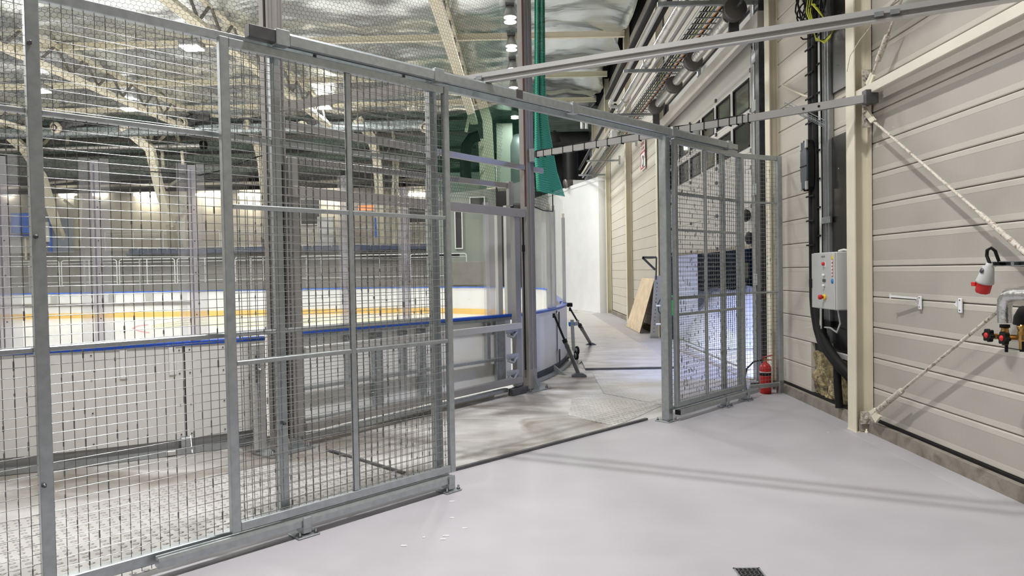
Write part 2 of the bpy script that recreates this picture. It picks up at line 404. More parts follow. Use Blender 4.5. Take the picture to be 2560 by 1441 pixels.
pl = MB().box((3.38, -3.5, 0), (3.50, 9.42, .125)).box((3.38, 16.9, 0), (3.5, 27, .125))
struct('baseboard_right', pl, mat('brown plinth concrete', (.26, .235, .195), .85, 0, .2, 5, .4, 24, mottle=(.15, .13, .10), mscale=3))
cove = MB().prism([(3.38, -3.5, 0), (3.38, -3.5, .012), (3.22, -3.5, .003), (3.20, -3.5, .0005)], (0, 12.9, 0)); struct('trim_2', cove, FLOORM)
gap = MB().box((3.43, -3.5, .125), (3.50, 9.42, .147)); struct('trim_3', gap, BLACK)

def hcolumn(y, label, z1=9.3, w=.17, dpt=.17, x0=3.27, base=True, m=CREAM):
    t = thing('steel_column', label, 'column', (x0+dpt/2, y, 0), group=None)
    b = MB(); b.box((x0, y-w/2, .005), (x0+.012, y+w/2, z1)).box((x0+dpt-.012, y-w/2, .005), (x0+dpt, y+w/2, z1)).box((x0+.012, y-.005, .005), (x0+dpt-.012, y+.005, z1))
    b.build('shaft', m, t)
    if base:
        MB().box((x0-.005, y-w/2-.01, 0), (x0+dpt+.02, y+w/2+.01, .014)).build('base_plate', m, t)
    return t
c0 = hcolumn(6.93, 'cream steel column in front, carrying the bolted brace bracket')
b = MB(); b.box((3.30, 6.83, .03), (3.43, 6.842, .14)); b.build('stiffener', CONC, c0)
for z in (3.08, 3.22, 3.47):
    MB().lathe((3.385, 6.815, z), [(.02, 0), (.02, .012), (.011, .014), (.011, .024)], (0, -1, 0), 6).build('bolt', DGREY, c0)
MB().box((3.345, 6.825, 3.0), (3.43, 6.84, 3.56)).build('gusset', CREAMD, c0)
b = MB(); b.box((3.30, 6.80, .10), (3.42, 6.815, .22)); b.build('foot_gusset', CREAMD, c0)
MB().lathe((3.35, 6.80, .16), [(.018, 0), (.018, .01), (.01, .012)], (0, -1, 0), 8).build('bolt', CREAMD, c0)
MB().lathe((3.35, 6.80, 0), [(.016, 0), (.016, .03), (.008, .03), (.008, .05)], (0, 0, 1), 8).build('anchor_bolt', CREAM, c0)
hcolumn(9.40, 'cream steel column behind the short mesh panel, left of the black cables', w=.17, x0=3.33, dpt=.12)
hcolumn(16.75, 'cream steel column just left of the roller door behind the leaning steel angle', w=.2)
hcolumn(21.7, 'cream steel column between the two far panelled bays, left of the plywood sheet', w=.22)
hcolumn(26.75, 'cream steel column beside the white partition at the end of the corridor', w=.22, z1=9.0)
hcolumn(31.5, 'pale steel column in the dark space above the white partition', w=.22, base=False)

# far partition (white room) at the end of the corridor
pz = 5.25
pw = MB()
pp = [(3.42, 27.1), (3.02, 27.0), (.35, 35.35), (3.42, 35.35)]
pw.prism([(x, y, 0) for x, y in pp], (0, 0, pz)); part = struct('wall_partition', pw, WPAINT)
MB().prism([(3.0, 26.98, pz-.1), (.33, 35.33, pz-.1), (.5, 35.4, pz-.1), (3.43, 27.2, pz-.1), (3.43, 26.96, pz-.1)], (0, 0, .14)).build('coping', WPAINT, part)
# other enclosure
struct('wall_back', MB().box((-32, -7.2, 0), (3.5, -7, 9.4)), BWALL)
struct('wall_left', MB().box((-32.2, -7, 0), (-32, 40, 9.4)), BWALL)
struct('wall_far', MB().box((-32, 39.0, 0), (-2.0, 39.2, 8.8)), BWALL)
struct('wall_dark', MB().box((-2.0, 36, 0), (3.6, 36.2, 9.6)), DARK)
struct('wall_mint', MB().box((-4.6, 33.4, 0), (-1.2, 33.6, 6.5)), MINT)

# foil ceiling with sags between purlins
PUR = [-4, .2, 4.4, 8.6, 12.8, 16.9, 21.0, 25.2, 28.9]
nx, ny = 150, 150
gx = np.linspace(-31, 3.35, nx); gy = np.linspace(-5, 31.0, ny)
def vn(x, y, s, seed):
    r = np.random.RandomState(seed); n = 64; g = r.rand(n, n)
    u = x*s; v = y*s; i = np.floor(u).astype(int); j = np.floor(v).astype(int); fu = u-i; fv = v-j
    fu = fu*fu*(3-2*fu); fv = fv*fv*(3-2*fv)
    a = g[i % n, j % n]; b = g[(i+1) % n, j % n]; c = g[i % n, (j+1) % n]; d = g[(i+1) % n, (j+1) % n]
    return (a*(1-fu)+b*fu)*(1-fv)+(c*(1-fu)+d*fu)*fv
X, Y = np.meshgrid(gx, gy, indexing='ij')
Xe = X.copy(); edge = 3.05+.25*vn(Y*0, Y, 1.2, 5); Xe = np.minimum(X, edge)
ph = np.zeros_like(Y)
for a, b_ in zip(PUR[:-1]+[28.9], PUR[1:]+[31.5]):
    k = (Y >= a) & (Y < b_); ph[k] = np.sin(np.pi*(Y[k]-a)/(b_-a))
Z = 8.98 - ph*(.10+.28*vn(X, Y, .35, 1)) - .22*(vn(X, Y, .8, 2)-.5) - .12*(vn(X, Y, 2.2, 3)-.5)
Z -= .25*np.clip((X-2.0)/1.2, 0, 1)*vn(X, Y, .9, 9)
vs = np.stack([Xe, Y, Z], -1).reshape(-1, 3)
idx = np.arange(nx*ny).reshape(nx, ny)
fs = np.stack([idx[:-1, :-1], idx[1:, :-1], idx[1:, 1:], idx[:-1, 1:]], -1).reshape(-1, 4)
cb = MB(); cb.v = [tuple(v) for v in vs.tolist()]; cb.f = [tuple(f) for f in fs.tolist()]; cb.sm = set(range(len(cb.f)))
ceil = cb.build('ceiling', FOIL, recalc=False); ceil['kind'] = 'structure'
struct('ceiling_deck', MB().box((-32, -7, 9.5), (3.6, 31.2, 9.6)), DARK)
# sloping corrugated deck beyond the foil
cd = MB(); n = 38
y0, z0, y1, z1 = 31.0, 9.0, 39.0, 7.35; prof = []
for i in range(n):
    t = i/n; t2 = (i+.5)/n
    for tt, dz in ((t, 0), (t+.35/n, 0), (t2, -.13), (t2+.35/n, -.13)): prof.append((y0+(y1-y0)*tt, z0+(z1-z0)*tt+dz))
vs = [(x, y, z) for x in (-32, 3.5) for y, z in prof]; k = len(prof)
cd.add(vs, [(i, i+1, k+i+1, k+i) for i in range(k-1)]); struct('ceiling_far', cd, DECK)
for i, y in enumerate([31.6, 33.2, 35.0, 36.8, 38.3]):
    z = 9.0-1.65*(y-31)/8-.2
    tag(MB().bar((-31, y, z), (-2.2, y, z), .12, .16).build('roof_rail', STAND if i % 2 else DGREY), 'horizontal steel rail under the dark corrugated roof, %s' % ['nearest the foil edge', 'second from the foil edge', 'third from the foil edge', 'fourth from the foil edge', 'closest to the far wall'][i], 'rail', 'rails under the far roof')

# purlins and trusses
names = {28.9: 'farthest', 25.2: 'second farthest', 21.0: 'third farthest', 16.9: 'fourth farthest', 12.8: 'first one hidden above the picture', 8.6: 'one above the middle tall post', 4.4: 'one above the gate track', .2: 'one right above the viewer', -4: 'one behind the viewer'}
for y in PUR:
    b = MB(); b.box((-31, y-.06, 8.66), (3.2, y+.06, 8.672)).box((-31, y-.06, 8.83), (3.2, y+.06, 8.842)).box((-31, y-.006, 8.672), (3.2, y+.006, 8.83))
    o = b.build('roof_purlin', CREAM)
    tag(o, 'cream steel purlin across the foil ceiling, %s' % names[y], 'beam', 'purlins across the foil ceiling')
def truss(x, lab, y0=2, y1=29.2, zt=8.75, zb=8.1):
    t = thing('roof_truss', lab, 'truss', (x, (y0+y1)/2, zb))
    MB().bar((x, y0, zt), (x, y1, zt), .16, .14).build('top_chord', CREAM, t)
    MB().bar((x, y0, zb), (x, y1, zb-.15), .30, .12).build('bottom_chord', CREAM, t)
    b = MB(); y = y0
    while y < y1-1:
        b.bar((x, y, zb), (x, y+.7, zt), .06, .06); b.bar((x, y+.7, zt), (x, y+1.4, zb), .06, .06); y += 1.4
    b.build('web', STAND, t, kind='stuff')  # web coloured dark to paint in the shade between the cream chords
truss(-1.9, 'cream lattice roof truss right of the tall left post, ending above the green net')
truss(-8.0, 'cream lattice roof truss crossing above the open gate leaf')
truss(-14.0, 'cream lattice roof truss crossing above the leftmost fence panel')
truss(-20.5, 'cream lattice roof truss at the far left edge of the ceiling')

# ================================================================== FENCE AND GATES
def mesh_fill(M, s0, s1, z0, z1, parent, pitch=.05, r=.0019, y=0, off=0, drips=True, so=0):
    b = MB(M); s = s0+so
    verts = []
    while s < s1:
        if s > s0:
            b.tube([(s, y, z0), (s, y, z1)], r, 6, cap=False)
            if drips:
                for _ in range(int((z1-z0)*4)):
                    zz = random.uniform(z0, z1-.05); e = r*random.uniform(1.2, 1.9); h = random.uniform(.008, .05)
                    b.box((s-e*1.3, y-e, zz), (s+e*.7, y+e, zz+h))
        s += pitch
    b.build('vertical_wires', WIREV, parent, kind='stuff', recalc=False); b = MB(M)
    z = z0+off
    while z < z1:
        if z > z0: b.tube([(s0, y-2*r, z), (s1, y-2*r, z)], r, 8, cap=False)
        z += pitch
    o = b.build('horizontal_wires', WIRE, parent, kind='stuff', recalc=False)
    return o
def fpart(name, parent, M, a, b_, m=None, label=None, c=.004):
    return MB(M).bbox(a, b_, c).build(name, m or GALV, parent, label=label)
# fixed fence, long left run
t = thing('mesh_fence', 'fixed galvanised wire mesh fence run on the left behind the open gate leaf', 'fence', F(-4.6))
fpart('post', t, MF, (-5.745, -.03, .0), (-5.685, .03, 3.30))
fpart('post', t, MF, (-4.47, -.02, .12), (-4.41, .04, 3.05))
fpart('post', t, MF, (-3.215, -.02, .12), (-3.145, .04, 3.05))
fpart('post', t, MF, (-6.90, -.03, .0), (-6.84, .03, 3.30))
fpart('top_rail', t, MF, (-6.9, -.025, 3.055), (1.62, .025, 3.11))
for z in (2.495, 1.302):
    fpart('mid_rail', t, MF, (-6.84, -.018, z-.014), (-5.75, .018, z+.014)); fpart('mid_rail', t, MF, (-5.685, -.018, z-.014), (-4.47, .018, z+.014)); fpart('mid_rail', t, MF, (-4.41, -.018, z-.014), (-3.215, .018, z+.014))
fpart('bottom_rail', t, MF, (-6.84, -.03, .06), (-3.145, .03, .125))
mesh_fill(MF, -6.84, -3.15, .03, 3.07, t, off=.04, so=.008)
for z, s in ((2.83, -5.73), (1.87, -5.73), (.62, -5.73), (.72, -4.45)):
    MB(MF).lathe((s, -.03, z), [(.012, 0), (.012, .012), (.006, .014), (.006, .035)], (0, -1, 0), 6).build('bolt', DGREY, t)
# gate leaves
def leaf(s0, s1, z0, z1, cs, rails, label, y=-.09):
    t = thing('sliding_gate_leaf', label, 'gate', F((s0+s1)/2, y))
    fw = .055
    fpart('stile', t, MF, (s0, y-.02, z0), (s0+fw, y+.025, z1)); fpart('stile', t, MF, (s1-fw*.85, y-.02, z0), (s1, y+.025, z1))
    fpart('top_rail', t, MF, (s0+fw, y-.018, z1-.055), (s1-fw*.85, y+.022, z1)); fpart('bottom_rail', t, MF, (s0+fw, y-.018, z0), (s1-fw*.85, y+.022, z0+.055))
    fpart('centre_stile', t, MF, (cs-.018, y-.012, z0+.055), (cs+.018, y+.02, z1-.055))
    for z in rails:
        fpart('crossbar', t, MF, (s0+fw, y-.016, z-.014), (cs-.018, y+.016, z+.014)); fpart('crossbar', t, MF, (cs+.018, y-.016, z-.014), (s1-fw*.85, y+.016, z+.014))
    mesh_fill(MF, s0+fw, s1-.04, z0+.05, z1-.05, t, y=y, off=.02, so=.03)
    return t
leaf(-4.82, -3.10, .135, 3.055, -3.965, (2.068, 1.137), 'large open galvanised mesh gate leaf nearest the viewer, left of the opening')
leaf(.036, 1.60, .15, 3.06, .71, (2.078, 1.155), 'galvanised mesh gate leaf closed against the jamb post right of the opening')
# jamb post
t = thing('gate_post', 'galvanised square jamb post with a base plate at the right of the gate opening', 'post', F(0))
fpart('shaft', t, MF, (-.055, -.055, .012), (.035, .035, 3.08), c=.006)
fpart('base_plate', t, MF, (-.11, -.09, 0), (.09, .09, .012))
for a, c in ((-.085, -.065), (.065, -.065), (-.085, .065), (.065, .065)):
    MB(MF).lathe((a, c, .012), [(.014, 0), (.014, .01), (.008, .012), (.008, .028)], (0, 0, 1), 6).build('bolt', DGREY, t)
for z in (.135, .20, 2.93, 3.0): MB(MF).lathe((-.01, -.055, z), [(.006, 0), (.006, .004)], (0, -1, 0), 8).build('screw_head', DGREY, t)
# fixed fence right
t = thing('mesh_fence', 'fixed galvanised mesh fence bay right of the jamb post, behind its closed gate leaf', 'fence', F(.9))
fpart('post', t, MF, (1.25, -.02, .1), (1.30, .03, 3.05)); fpart('post', t, MF, (1.66, -.02, .0), (1.70, .03, 3.08))
for z in (2.49, 1.33, .12):
    fpart('mid_rail', t, MF, (.04, -.015, z-.018), (1.25, .015, z+.018)); fpart('mid_rail', t, MF, (1.30, -.015, z-.018), (1.66, .015, z+.018))
mesh_fill(MF, .04, 1.66, .1, 3.07, t, off=.03, so=.01)
# return panel to the wall
P0 = Vector((2.80, 8.80)); P1 = Vector((3.36, 9.06)); MR = frame(P0, P1-P0); LR = (P1-P0).length
t = thing('mesh_fence', 'short galvanised mesh panel turning to the wall in front of the extinguisher', 'fence', (*P0, 0))
fpart('top_rail', t, MR, (0, -.02, 3.03), (LR, .02, 3.09)); fpart('bottom_rail', t, MR, (.08, -.02, .10), (LR, .02, .155))
for z in (2.48, 1.33): fpart('mid_rail', t, MR, (0, -.01, z-.012), (LR-.04, .01, z+.012))
fpart('post', t, MR, (LR-.055, -.03, 0), (LR+.02, .03, 3.09)); fpart('post', t, MR, (-.02, -.02, .1), (.012, .02, 3.05))
mesh_fill(MR, 0, LR, .12, 3.05, t, off=.03)
MB(MR).box((LR-.09, -.06, 0), (LR+.06, .06, .01)).build('base_plate', GALV, t)
# slide rail on top
t = thing('sliding_gate_track', 'long galvanised box track above both gate leaves', 'rail', F(-1.6, -.12, 3.07))
b = MB(MF); b.prism([(-4.40, -.155, 3.075), (-4.40, -.155, 3.135), (-4.40, -.145, 3.15), (-4.40, -.105, 3.15), (-4.40, -.095, 3.135), (-4.40, -.095, 3.075), (-4.40, -.115, 3.07), (-4.40, -.115, 3.09), (-4.40, -.135, 3.09), (-4.40, -.135, 3.07)], (5.62, 0, 0)); b.build('channel', GALV, t)
MB(MF).bbox((-4.66, -.155, 3.075), (-4.40, -.09, 3.15)).build('end_box', DGREY, t, label='dark end box of the track')
MB(MF).bbox((1.22, -.155, 3.08), (1.38, -.09, 3.14)).build('end_cap', GALV, t)
for s in (-4.45, -3.225, -1.665, -.03, 1.18):
    fpart('bracket', t, MF, (s-.045, -.165, 3.065), (s+.045, -.085, 3.16)); fpart('bracket_tab', t, MF, (s-.03, -.09, 3.15), (s+.03, .03, 3.165))
MB(MF).bbox((-2.42, -.158, 3.08), (-2.34, -.09, 3.152)).build('joint_sleeve', DGREY, t)
# hangers
for s in (-4.2, -3.5):
    MB(MF).tube([(s, -.09, 3.05), (s, -.09, 3.10)], .012, 8).build('roller_bolt', DGREY, t)
# floor guides
def guide(s0, s1, feet, label, dark=False):
    t = thing('floor_guide', label, 'rail', F((s0+s1)/2, -.1))
    b = MB(MF); b.prism([(s0, -.135, .065), (s0, -.135, .105), (s0, -.125, .122), (s0, -.112, .122), (s0, -.108, .108), (s0, -.092, .108), (s0, -.088, .122), (s0, -.075, .122), (s0, -.065, .105), (s0, -.065, .065)], (s1-s0, 0, 0)); b.build('channel', GALV, t)
    for s in feet:
        fpart('foot_bracket', t, MF, (s-.03, -.145, .02), (s+.03, -.05, .065)); fpart('foot_bracket_ear', t, MF, (s-.028, -.15, .05), (s+.028, -.137, .125))
        fpart('foot_plate', t, MF, (s-.075, -.17, 0), (s+.075, -.03, .012))
        for dx in (-.055, .055): MB(MF).lathe((s+dx, -.15, .012), [(.014, 0), (.014, .01), (.008, .012), (.008, .03)], (0, 0, 1), 6).build('bolt', DGREY, t)
    return t
guide(-5.235, -3.15, (-4.36, -3.17), 'galvanised floor guide rail on bolted feet under the large open leaf')
g2 = guide(.06, 1.92, (1.10, 1.62), 'galvanised floor guide rail under the closed leaf right of the opening')
MB(MF).box((.052, -.132, .068), (.062, -.068, .12)).build('end_plug', BLACK, g2)
# steel threshold angle across the opening
A0 = np.array([-.78, 5.55]); A1 = np.array([1.34, 7.585])
tag(MB().bar((*A0, .012), (*A1, .012), .035, .024).build('threshold_strip', DGREY), 'dark steel threshold strip on the floor across the gate opening', 'strip')

# braces above
tag(MB().bar((-2.22, 6.36, 3.2), (-.50, 5.61, 3.2), .04, .075).build('overhead_rail', TAUPE), 'taupe overhead rail behind the gate leaf, running to the left tall post', 'rail')
t = thing('overhead_rail', 'long pale overhead rail crossing from the gate track to the upper right corner', 'rail', (1, 5, 3.2))
b = MB(); p, q = np.array([-.62, 5.66, 3.205]), np.array([3.3, 3.84, 3.215])
b.bar(p, q, .05, .035); b.build('channel', ALUL, t)
b = MB(); dd = np.array([0, 0, -.032]); b.bar(p+dd, q+dd, .022, .035); b.build('web', ALU, t)
b = MB(); dd = np.array([0, 0, -.054]); b.bar(p+dd, q+dd, .05, .010); b.build('flange', ALUL, t)
for u in (.03, .075, .72, .74):
    MB().bar(p+(q-p)*u+np.array([-.012, -.028, -.02]), p+(q-p)*(u+.012)+np.array([-.012, -.028, -.02]), .008, .03).build('clip', GALV, t)
# rail B
t = thing('cable_rail', 'grey rail strapped with a black cable from the tall right post to the column bracket', 'rail', (1.5, 8, 3.25))
p, q = np.array([.18, 9.60, 3.262]), np.array([3.27, 6.60, 3.225])
MB().bar(p, q, .045, .075).build('channel', ALU, t)
pts = [p+(q-p)*u+np.array([0, 0, .044+.006*math.sin(u*40)]) for u in np.linspace(.01, .72, 60)]
MB().tube(pts, .008, 6).build('cable', BLACK, t)
for u in (.02, .05, .085, .13, .17, .215, .26, .30, .35, .41, .48, .535, .57, .61, .65, .68, .70, .715, .73):
    c = p+(q-p)*u; MB().bar(c-(q-p)*.0012, c+(q-p)*.0012, .052, .10).build('cable_tie', BLACK, t)
for u in (.865, .90): MB().lathe(p+(q-p)*u+np.array([-.017, -.018, 0]), [(.012, 0), (.012, .004)], (-.69, -.72, 0), 10).build('bolt_hole', BLACK, t)
b = MB(); b.bbox((3.24, 6.55, 3.17), (3.36, 6.63, 3.30)); b.build('end_bracket', DGREY, t)
MB().bbox((.13, 9.52, 3.16), (.20, 9.60, 3.34)).build('post_bracket', GALV, t)

# ================================================================== TALL POSTS AND RINK GATE
def tallpost(c, label, red):
    t = thing('tall_net_post', label, 'post', (*c, 0)); M = frame(c, QD)
    for a, b_ in (((-.09, -.06, .02), (.09, .06, 8.7)),): MB(M).bbox(a, b_, .008).build('profile', TAUPE, t)
    for x in (-.062, -.028, .034, .066): MB(M).box((x-.006, -.068, .3), (x+.006, -.058, 8.6)).build('rib', ALU, t)
    for y in (-.03, .03): MB(M).box((.088, y-.008, .3), (.098, y+.008, 8.6)).build('rib', ALU, t)
    MB(M).box((-.100, -.056, .22 if not red else 2.55), (-.09, -.03, 8.6)).build('seal', RUST if red else BLACK, t, label='rust red seal strip' if red else None)
    MB(M).box((-.22, -.17, 0), (.26, .15, .014)).build('base_plate', GALV, t)
    MB(M).prism([(.09, -.006, .014), (.25, -.006, .014), (.09, -.006, .26)], (0, .012, 0)).build('gusset', GALV, t)
    MB(M).prism([(-.006, -.06, .014), (-.006, -.16, .014), (-.006, -.06, .24)], (.012, 0, 0)).build('gusset', GALV, t)
    for x, y in ((-.18, -.13), (.21, -.13), (.21, .11), (-.18, .11)): MB(M).lathe((x, y, .014), [(.022, 0), (.022, .014), (.011, .016), (.011, .04)], (0, 0, 1), 6).build('bolt', DGREY, t)
    return t
tallpost(CP, 'tall taupe profile post behind the open gate leaf, rising to the ceiling', False)
tallpost(CQ, 'tall taupe profile post in mid picture with a rust red seal strip', True)
t = thing('gate_portal', 'grey beam frame bolted between the two tall posts before the rink gate', 'frame', MQ @ Vector((1.9, 0, 0)))
def q(name, a, b_, m, lab=None, c=.004): return MB(MQ).bbox(a, b_, c).build(name, m, t, label=lab)
q('beam', (.10, -.05, 3.05), (4.32, .0, 3.12), ALU, 'upper beam passing the right tall post')
q('beam', (.10, -.06, 2.40), (3.86, .0, 2.51), TAUPE)
q('stile', (.12, -.04, .10), (.23, .04, 2.78), ALU); q('stile', (3.63, -.04, .10), (3.75, .04, 2.42), ALU)
q('cross_rail', (.23, -.10, .885), (3.68, -.045, .965), ALUL)
q('bottom_beam', (.23, -.09, .15), (3.70, -.02, .235), ALU); q('bottom_rail', (.23, -.02, .05), (3.45, .05, .10), GALV)
for z in (.30, .52, .86):
    q('hinge', (3.42, -.05, z-.035), (3.66, -.02, z+.035), GALV); MB(MQ).tube([(3.50, -.06, z-.09), (3.50, -.06, z-.03)], .02, 8).build('hinge_pin', DGREY, t)
    MB(MQ).tube([(3.44, -.03, z-.05), (3.50, -.08, z-.08), (3.60, -.06, z-.02)], .018, 8).build('latch_arm', GALV, t)
q('base_bracket', (3.45, -.1, .0), (3.80, -.02, .09), DGREY)
q('chain', (.02, -.07, .12), (.055, -.045, 2.7), BLACK, 'black chain strip')
MB(MQ).tube([(3.83, -.03, .3), (3.83, -.03, 2.45)], .012, 8).build('drop_rod', BLACK, t)
MB(MQ).tube([(3.83, -.03, 1.93), (3.83, -.03, 2.02)], .022, 8).build('rod_collar', BLACK, t)
tag(MB(MQ).tube([(.12, .17, .032), (1.5, .10, .032), (3.25, .08, .03)], .028, 10).build('white_hose', mat('cream hose', (.74, .70, .60), .5)), 'cream pipe lying along the foot of the rink gate', 'pipe')
GP, GQ = (-2.368, 7.239), (-.095, 9.764); MG = frame(GP, (GQ[0]-GP[0], GQ[1]-GP[1]))
t = thing('rink_gate', 'white panelled ice rink gate with blue cap and steel uprights behind the beam frame', 'gate', (-1.23, 8.5, 0))
def q(name, a, b_, m, lab=None, c=.004): return MB(MG).bbox(a, b_, c).build(name, m, t, label=lab)
q('cap_rail', (-.02, -.03, 1.03), (3.42, .10, 1.065), BLUE, 'blue cap rail')
q('cap_channel', (.0, -.01, .985), (3.38, .08, 1.028), GALV)
q('mid_rail', (.03, -.01, .435), (3.12, .05, .475), GALV); q('bottom_rail', (.03, -.01, .08), (3.2, .05, .13), GALV)
for u, v in ((.0, 1.69), (1.70, 3.38)): q('panel', (u, .09, .06), (v, .115, 1.03), HDPE)
for s0, s1, z0, z1 in ((.61, .69, .44, .985), (.97, 1.09, .10, .985), (1.38, 1.45, .44, .985), (1.65, 1.74, .10, .985), (2.81, 2.88, .44, .985), (3.0, 3.17, .10, .985)):
    q('upright', (s0, .0, z0), (s1, .06, z1), GALV)
for s in (.65, 1.03, 1.41, 1.69, 2.84): q('clamp', (s-.03, -.02, .93), (s+.03, .0, .97), DGREY)
gl = thing('glass_screen', 'clear scratched glass screen standing on the rink gate', 'glass', (-1.2, 8.5, 1.07))
MB(MG).bbox((-.1, .02, 2.83), (3.32, .07, 2.90)).build('top_beam', ALU, gl); MB(MG).bbox((3.29, -.01, 2.58), (3.37, .05, 2.92)).build('stub_post', ALU, gl)
for s0, s1 in ((.0, .56), (.72, 1.39), (1.52, 2.83), (2.98, 3.36)): MB(MG).box((s0, .03, 1.065), (s1, .042, 2.83)).build('pane', GLASS, gl)
for s0, s1, ztop in ((.56, .72, 2.76), (1.39, 1.52, 2.69), (2.83, 2.98, 2.60)):
    MB(MG).box((s0, .0, 1.065), (s0+.04, .06, ztop)).build('fin', SUPC, gl); MB(MG).bbox((s0+.04, -.01, 1.065), (s1, .06, ztop)).build('acrylic_post', SUPP, gl)
for s0, zt in ((3.05, 2.64), (3.23, 2.70)): MB(MG).bbox((s0, .0, 1.065), (s0+.09, .06, zt-.12)).build('glass_post', ALUL, gl)

# boards on the arcs
def boards(name, a0, a1, n, label, m, joints, zb=.125, r0=RR):
    pth = arcpts(RC, r0, a0, a1, n); c = pth[len(pth)//2]
    t = thing('rink_board', label, 'board', (*c, 0))
    js = [a0]+joints+[a1]
    for u, v in zip(js[:-1], js[1:]):
        g = .04; MB().sweep(arcpts(RC, r0, u+g, v-g, max(4, int(abs(v-u)/2))), [(0, zb), (0, CAPZ-.04), (.02, CAPZ-.04), (.02, zb)]).build('panel', m, t)
    MB().sweep(pth, [(-.012, CAPZ-.038), (-.012, CAPZ-.008), (.0, CAPZ), (.10, CAPZ), (.10, CAPZ-.038)]).build('cap_rail', BLUE, t, label='blue cap rail')
    MB().sweep(pth, [(.012, .02), (.012, zb), (.03, zb), (.03, .02)]).build('kick_strip', ALU if m is HDPEW else SLATE, t)
    MB().sweep(pth, [(.03, .01), (.03, 1.0), (.08, 1.0), (.08, .01)]).build('core', DGREY, t)
    MB().sweep(pth, [(-.10, 0), (-.10, .06), (-.085, .06), (-.085, .012), (.02, .012), (.02, 0)]).build('floor_angle', GALV, t)
    MB().sweep(pth, [(.08, .02), (.08, 1.0), (.10, 1.0), (.10, .02)]).build('inner_panel', HDPE, t)
    return t
bl = boards('rink_board', -108, -53.6, 30, 'white curved rink board with blue cap behind the left mesh fence', HDPEW, [-94, -82, -70.3, -58.6])
for a in (-62.0, -59.3)[:2]:
    p = RC[0]+(RR+.004)*math.cos(math.radians(a)), RC[1]+(RR+.004)*math.sin(math.radians(a)); M = frame(p, (-math.sin(math.radians(a)), math.cos(math.radians(a))))
    MB(M).bbox((-.03, -.006, .74), (.03, .006, 1.0)).build('cover_strip', HDPE, bl)
for a in (-71.1, -69.5, -66, -63.7, -58.9, -58.3, -56.3):
    for z in (.97, .75, .45, .17):
        p = RC[0]+(RR+.001)*math.cos(math.radians(a)), RC[1]+(RR+.001)*math.sin(math.radians(a))
        MB().lathe((*p, z), [(.007, 0), (.007, .005)], (math.cos(math.radians(a)), math.sin(math.radians(a)), 0), 8).build('screw', DGREY, bl)
# foot brackets of left boards
for a, nm in ((-58.7, 'post_foot'), (-70.3, 'post_foot')):
    M = frame((RC[0]+RR*math.cos(math.radians(a)), RC[1]+RR*math.sin(math.radians(a))), (-math.sin(math.radians(a)), math.cos(math.radians(a))))
    MB(M).bbox((-.04, -.08, .03), (.04, 0, .15)).build(nm, GALV, bl); MB(M).prism([(.045, 0, .01), (.045, -.12, .01), (.045, 0, .15)], (.006, 0, 0)).build('foot_fin', ALUL, bl)
    MB(M).bbox((-.17, -.12, .01), (-.09, -.05, .05)).build('bolt_clip', ALUL, bl)
# end post left of tall post
e = thing('board_end_panel', 'taupe end panel of the rink boards left of the rear tall post', 'panel', (-2.55, 6.4, 0))
MB(MQ).bbox((-.21, .10, .03), (-.09, .14, 1.02)).build('cover', ALUL, e)
for z in (.78, .88): MB(MQ).lathe((-.15, .10, z), [(.018, 0), (.018, .012), (.01, .014), (.01, .03)], (0, -1, 0), 6).build('bolt', GALV, e)
MB(MQ).bbox((-.19, .09, .66), (-.175, .10, .92)).build('slot_plate', DGREY, e)
br = boards('rink_board', -27.2, -1.5, 16, 'white curved rink board with blue cap right of the middle tall post', HDPE, [-15.4])
b2 = thing('rink_board', 'white rink board running away along the corridor beyond the propped corner', 'board', (.85, 17, 0))
for y0_, y1_ in ((13.85, 15.6), (15.62, 17.6), (17.62, 19.6), (19.62, 21.6)): MB().box((.83, y0_, .12), (.85, y1_, 1.01)).build('panel', HDPE, b2)
MB().box((.74, 13.85, 1.012), (.862, 21.6, 1.05)).build('cap_rail', BLUE, b2); MB().box((.75, 13.85, 0), (.80, 21.6, 1.0)).build('core', DGREY, b2)
MB().sweep(arcpts((-7, 21.6), 7.85, 0, 60, 12), [(-.01, .0), (-.01, 1.06), (.05, 1.06), (.05, 0)]).build('inner_panel', HDPE, b2)
MB().sweep(arcpts((-7, 21.6), 7.85, 0, 60, 12), [(-.02, 1.06), (-.02, 1.10), (.1, 1.10), (.1, 1.06)]).build('cap_rail', BLUEF, b2)
MB().sweep(arcpts((-7, 21.6), 7.78, 0, 60, 12), [(-.02, 0), (-.02, .22), (.01, .22), (.01, 0)]).build('kick_strip', YEL, b2)
# far board
fb = thing('rink_board', 'long white rink board with blue cap and yellow kick strip across the ice', 'board', (-14, 29.4, 0))
pth = [(-31, 29.45)]+[(x, 29.45) for x in (-24, -15, -7)]+arcpts((-7, 21.6), 7.85, 90, 60, 6)[1:]
MB().sweep(pth, [(0, 0), (0, 1.06), (-.02, 1.06), (-.02, 0)]).build('panel', HDPE, fb)
MB().sweep(pth, [(.05, 1.06), (.05, 1.11), (-.06, 1.11), (-.06, 1.06)]).build('cap_rail', BLUEF, fb)
MB().sweep(pth, [(.0, .0), (.0, .22), (-.04, .22), (-.04, .0)]).build('kick_strip', YEL, fb)
MB().box((-31, 29.40, .50), (-14.2, 29.428, .64)).build('advert_band', STAND, fb, label='grey scuffed band')
for x in (-20.1, -17.6, -16.0): MB().box((x-.15, 29.395, .64), (x+.15, 29.43, 1.05)).build('advert_tab', ALUL, fb)
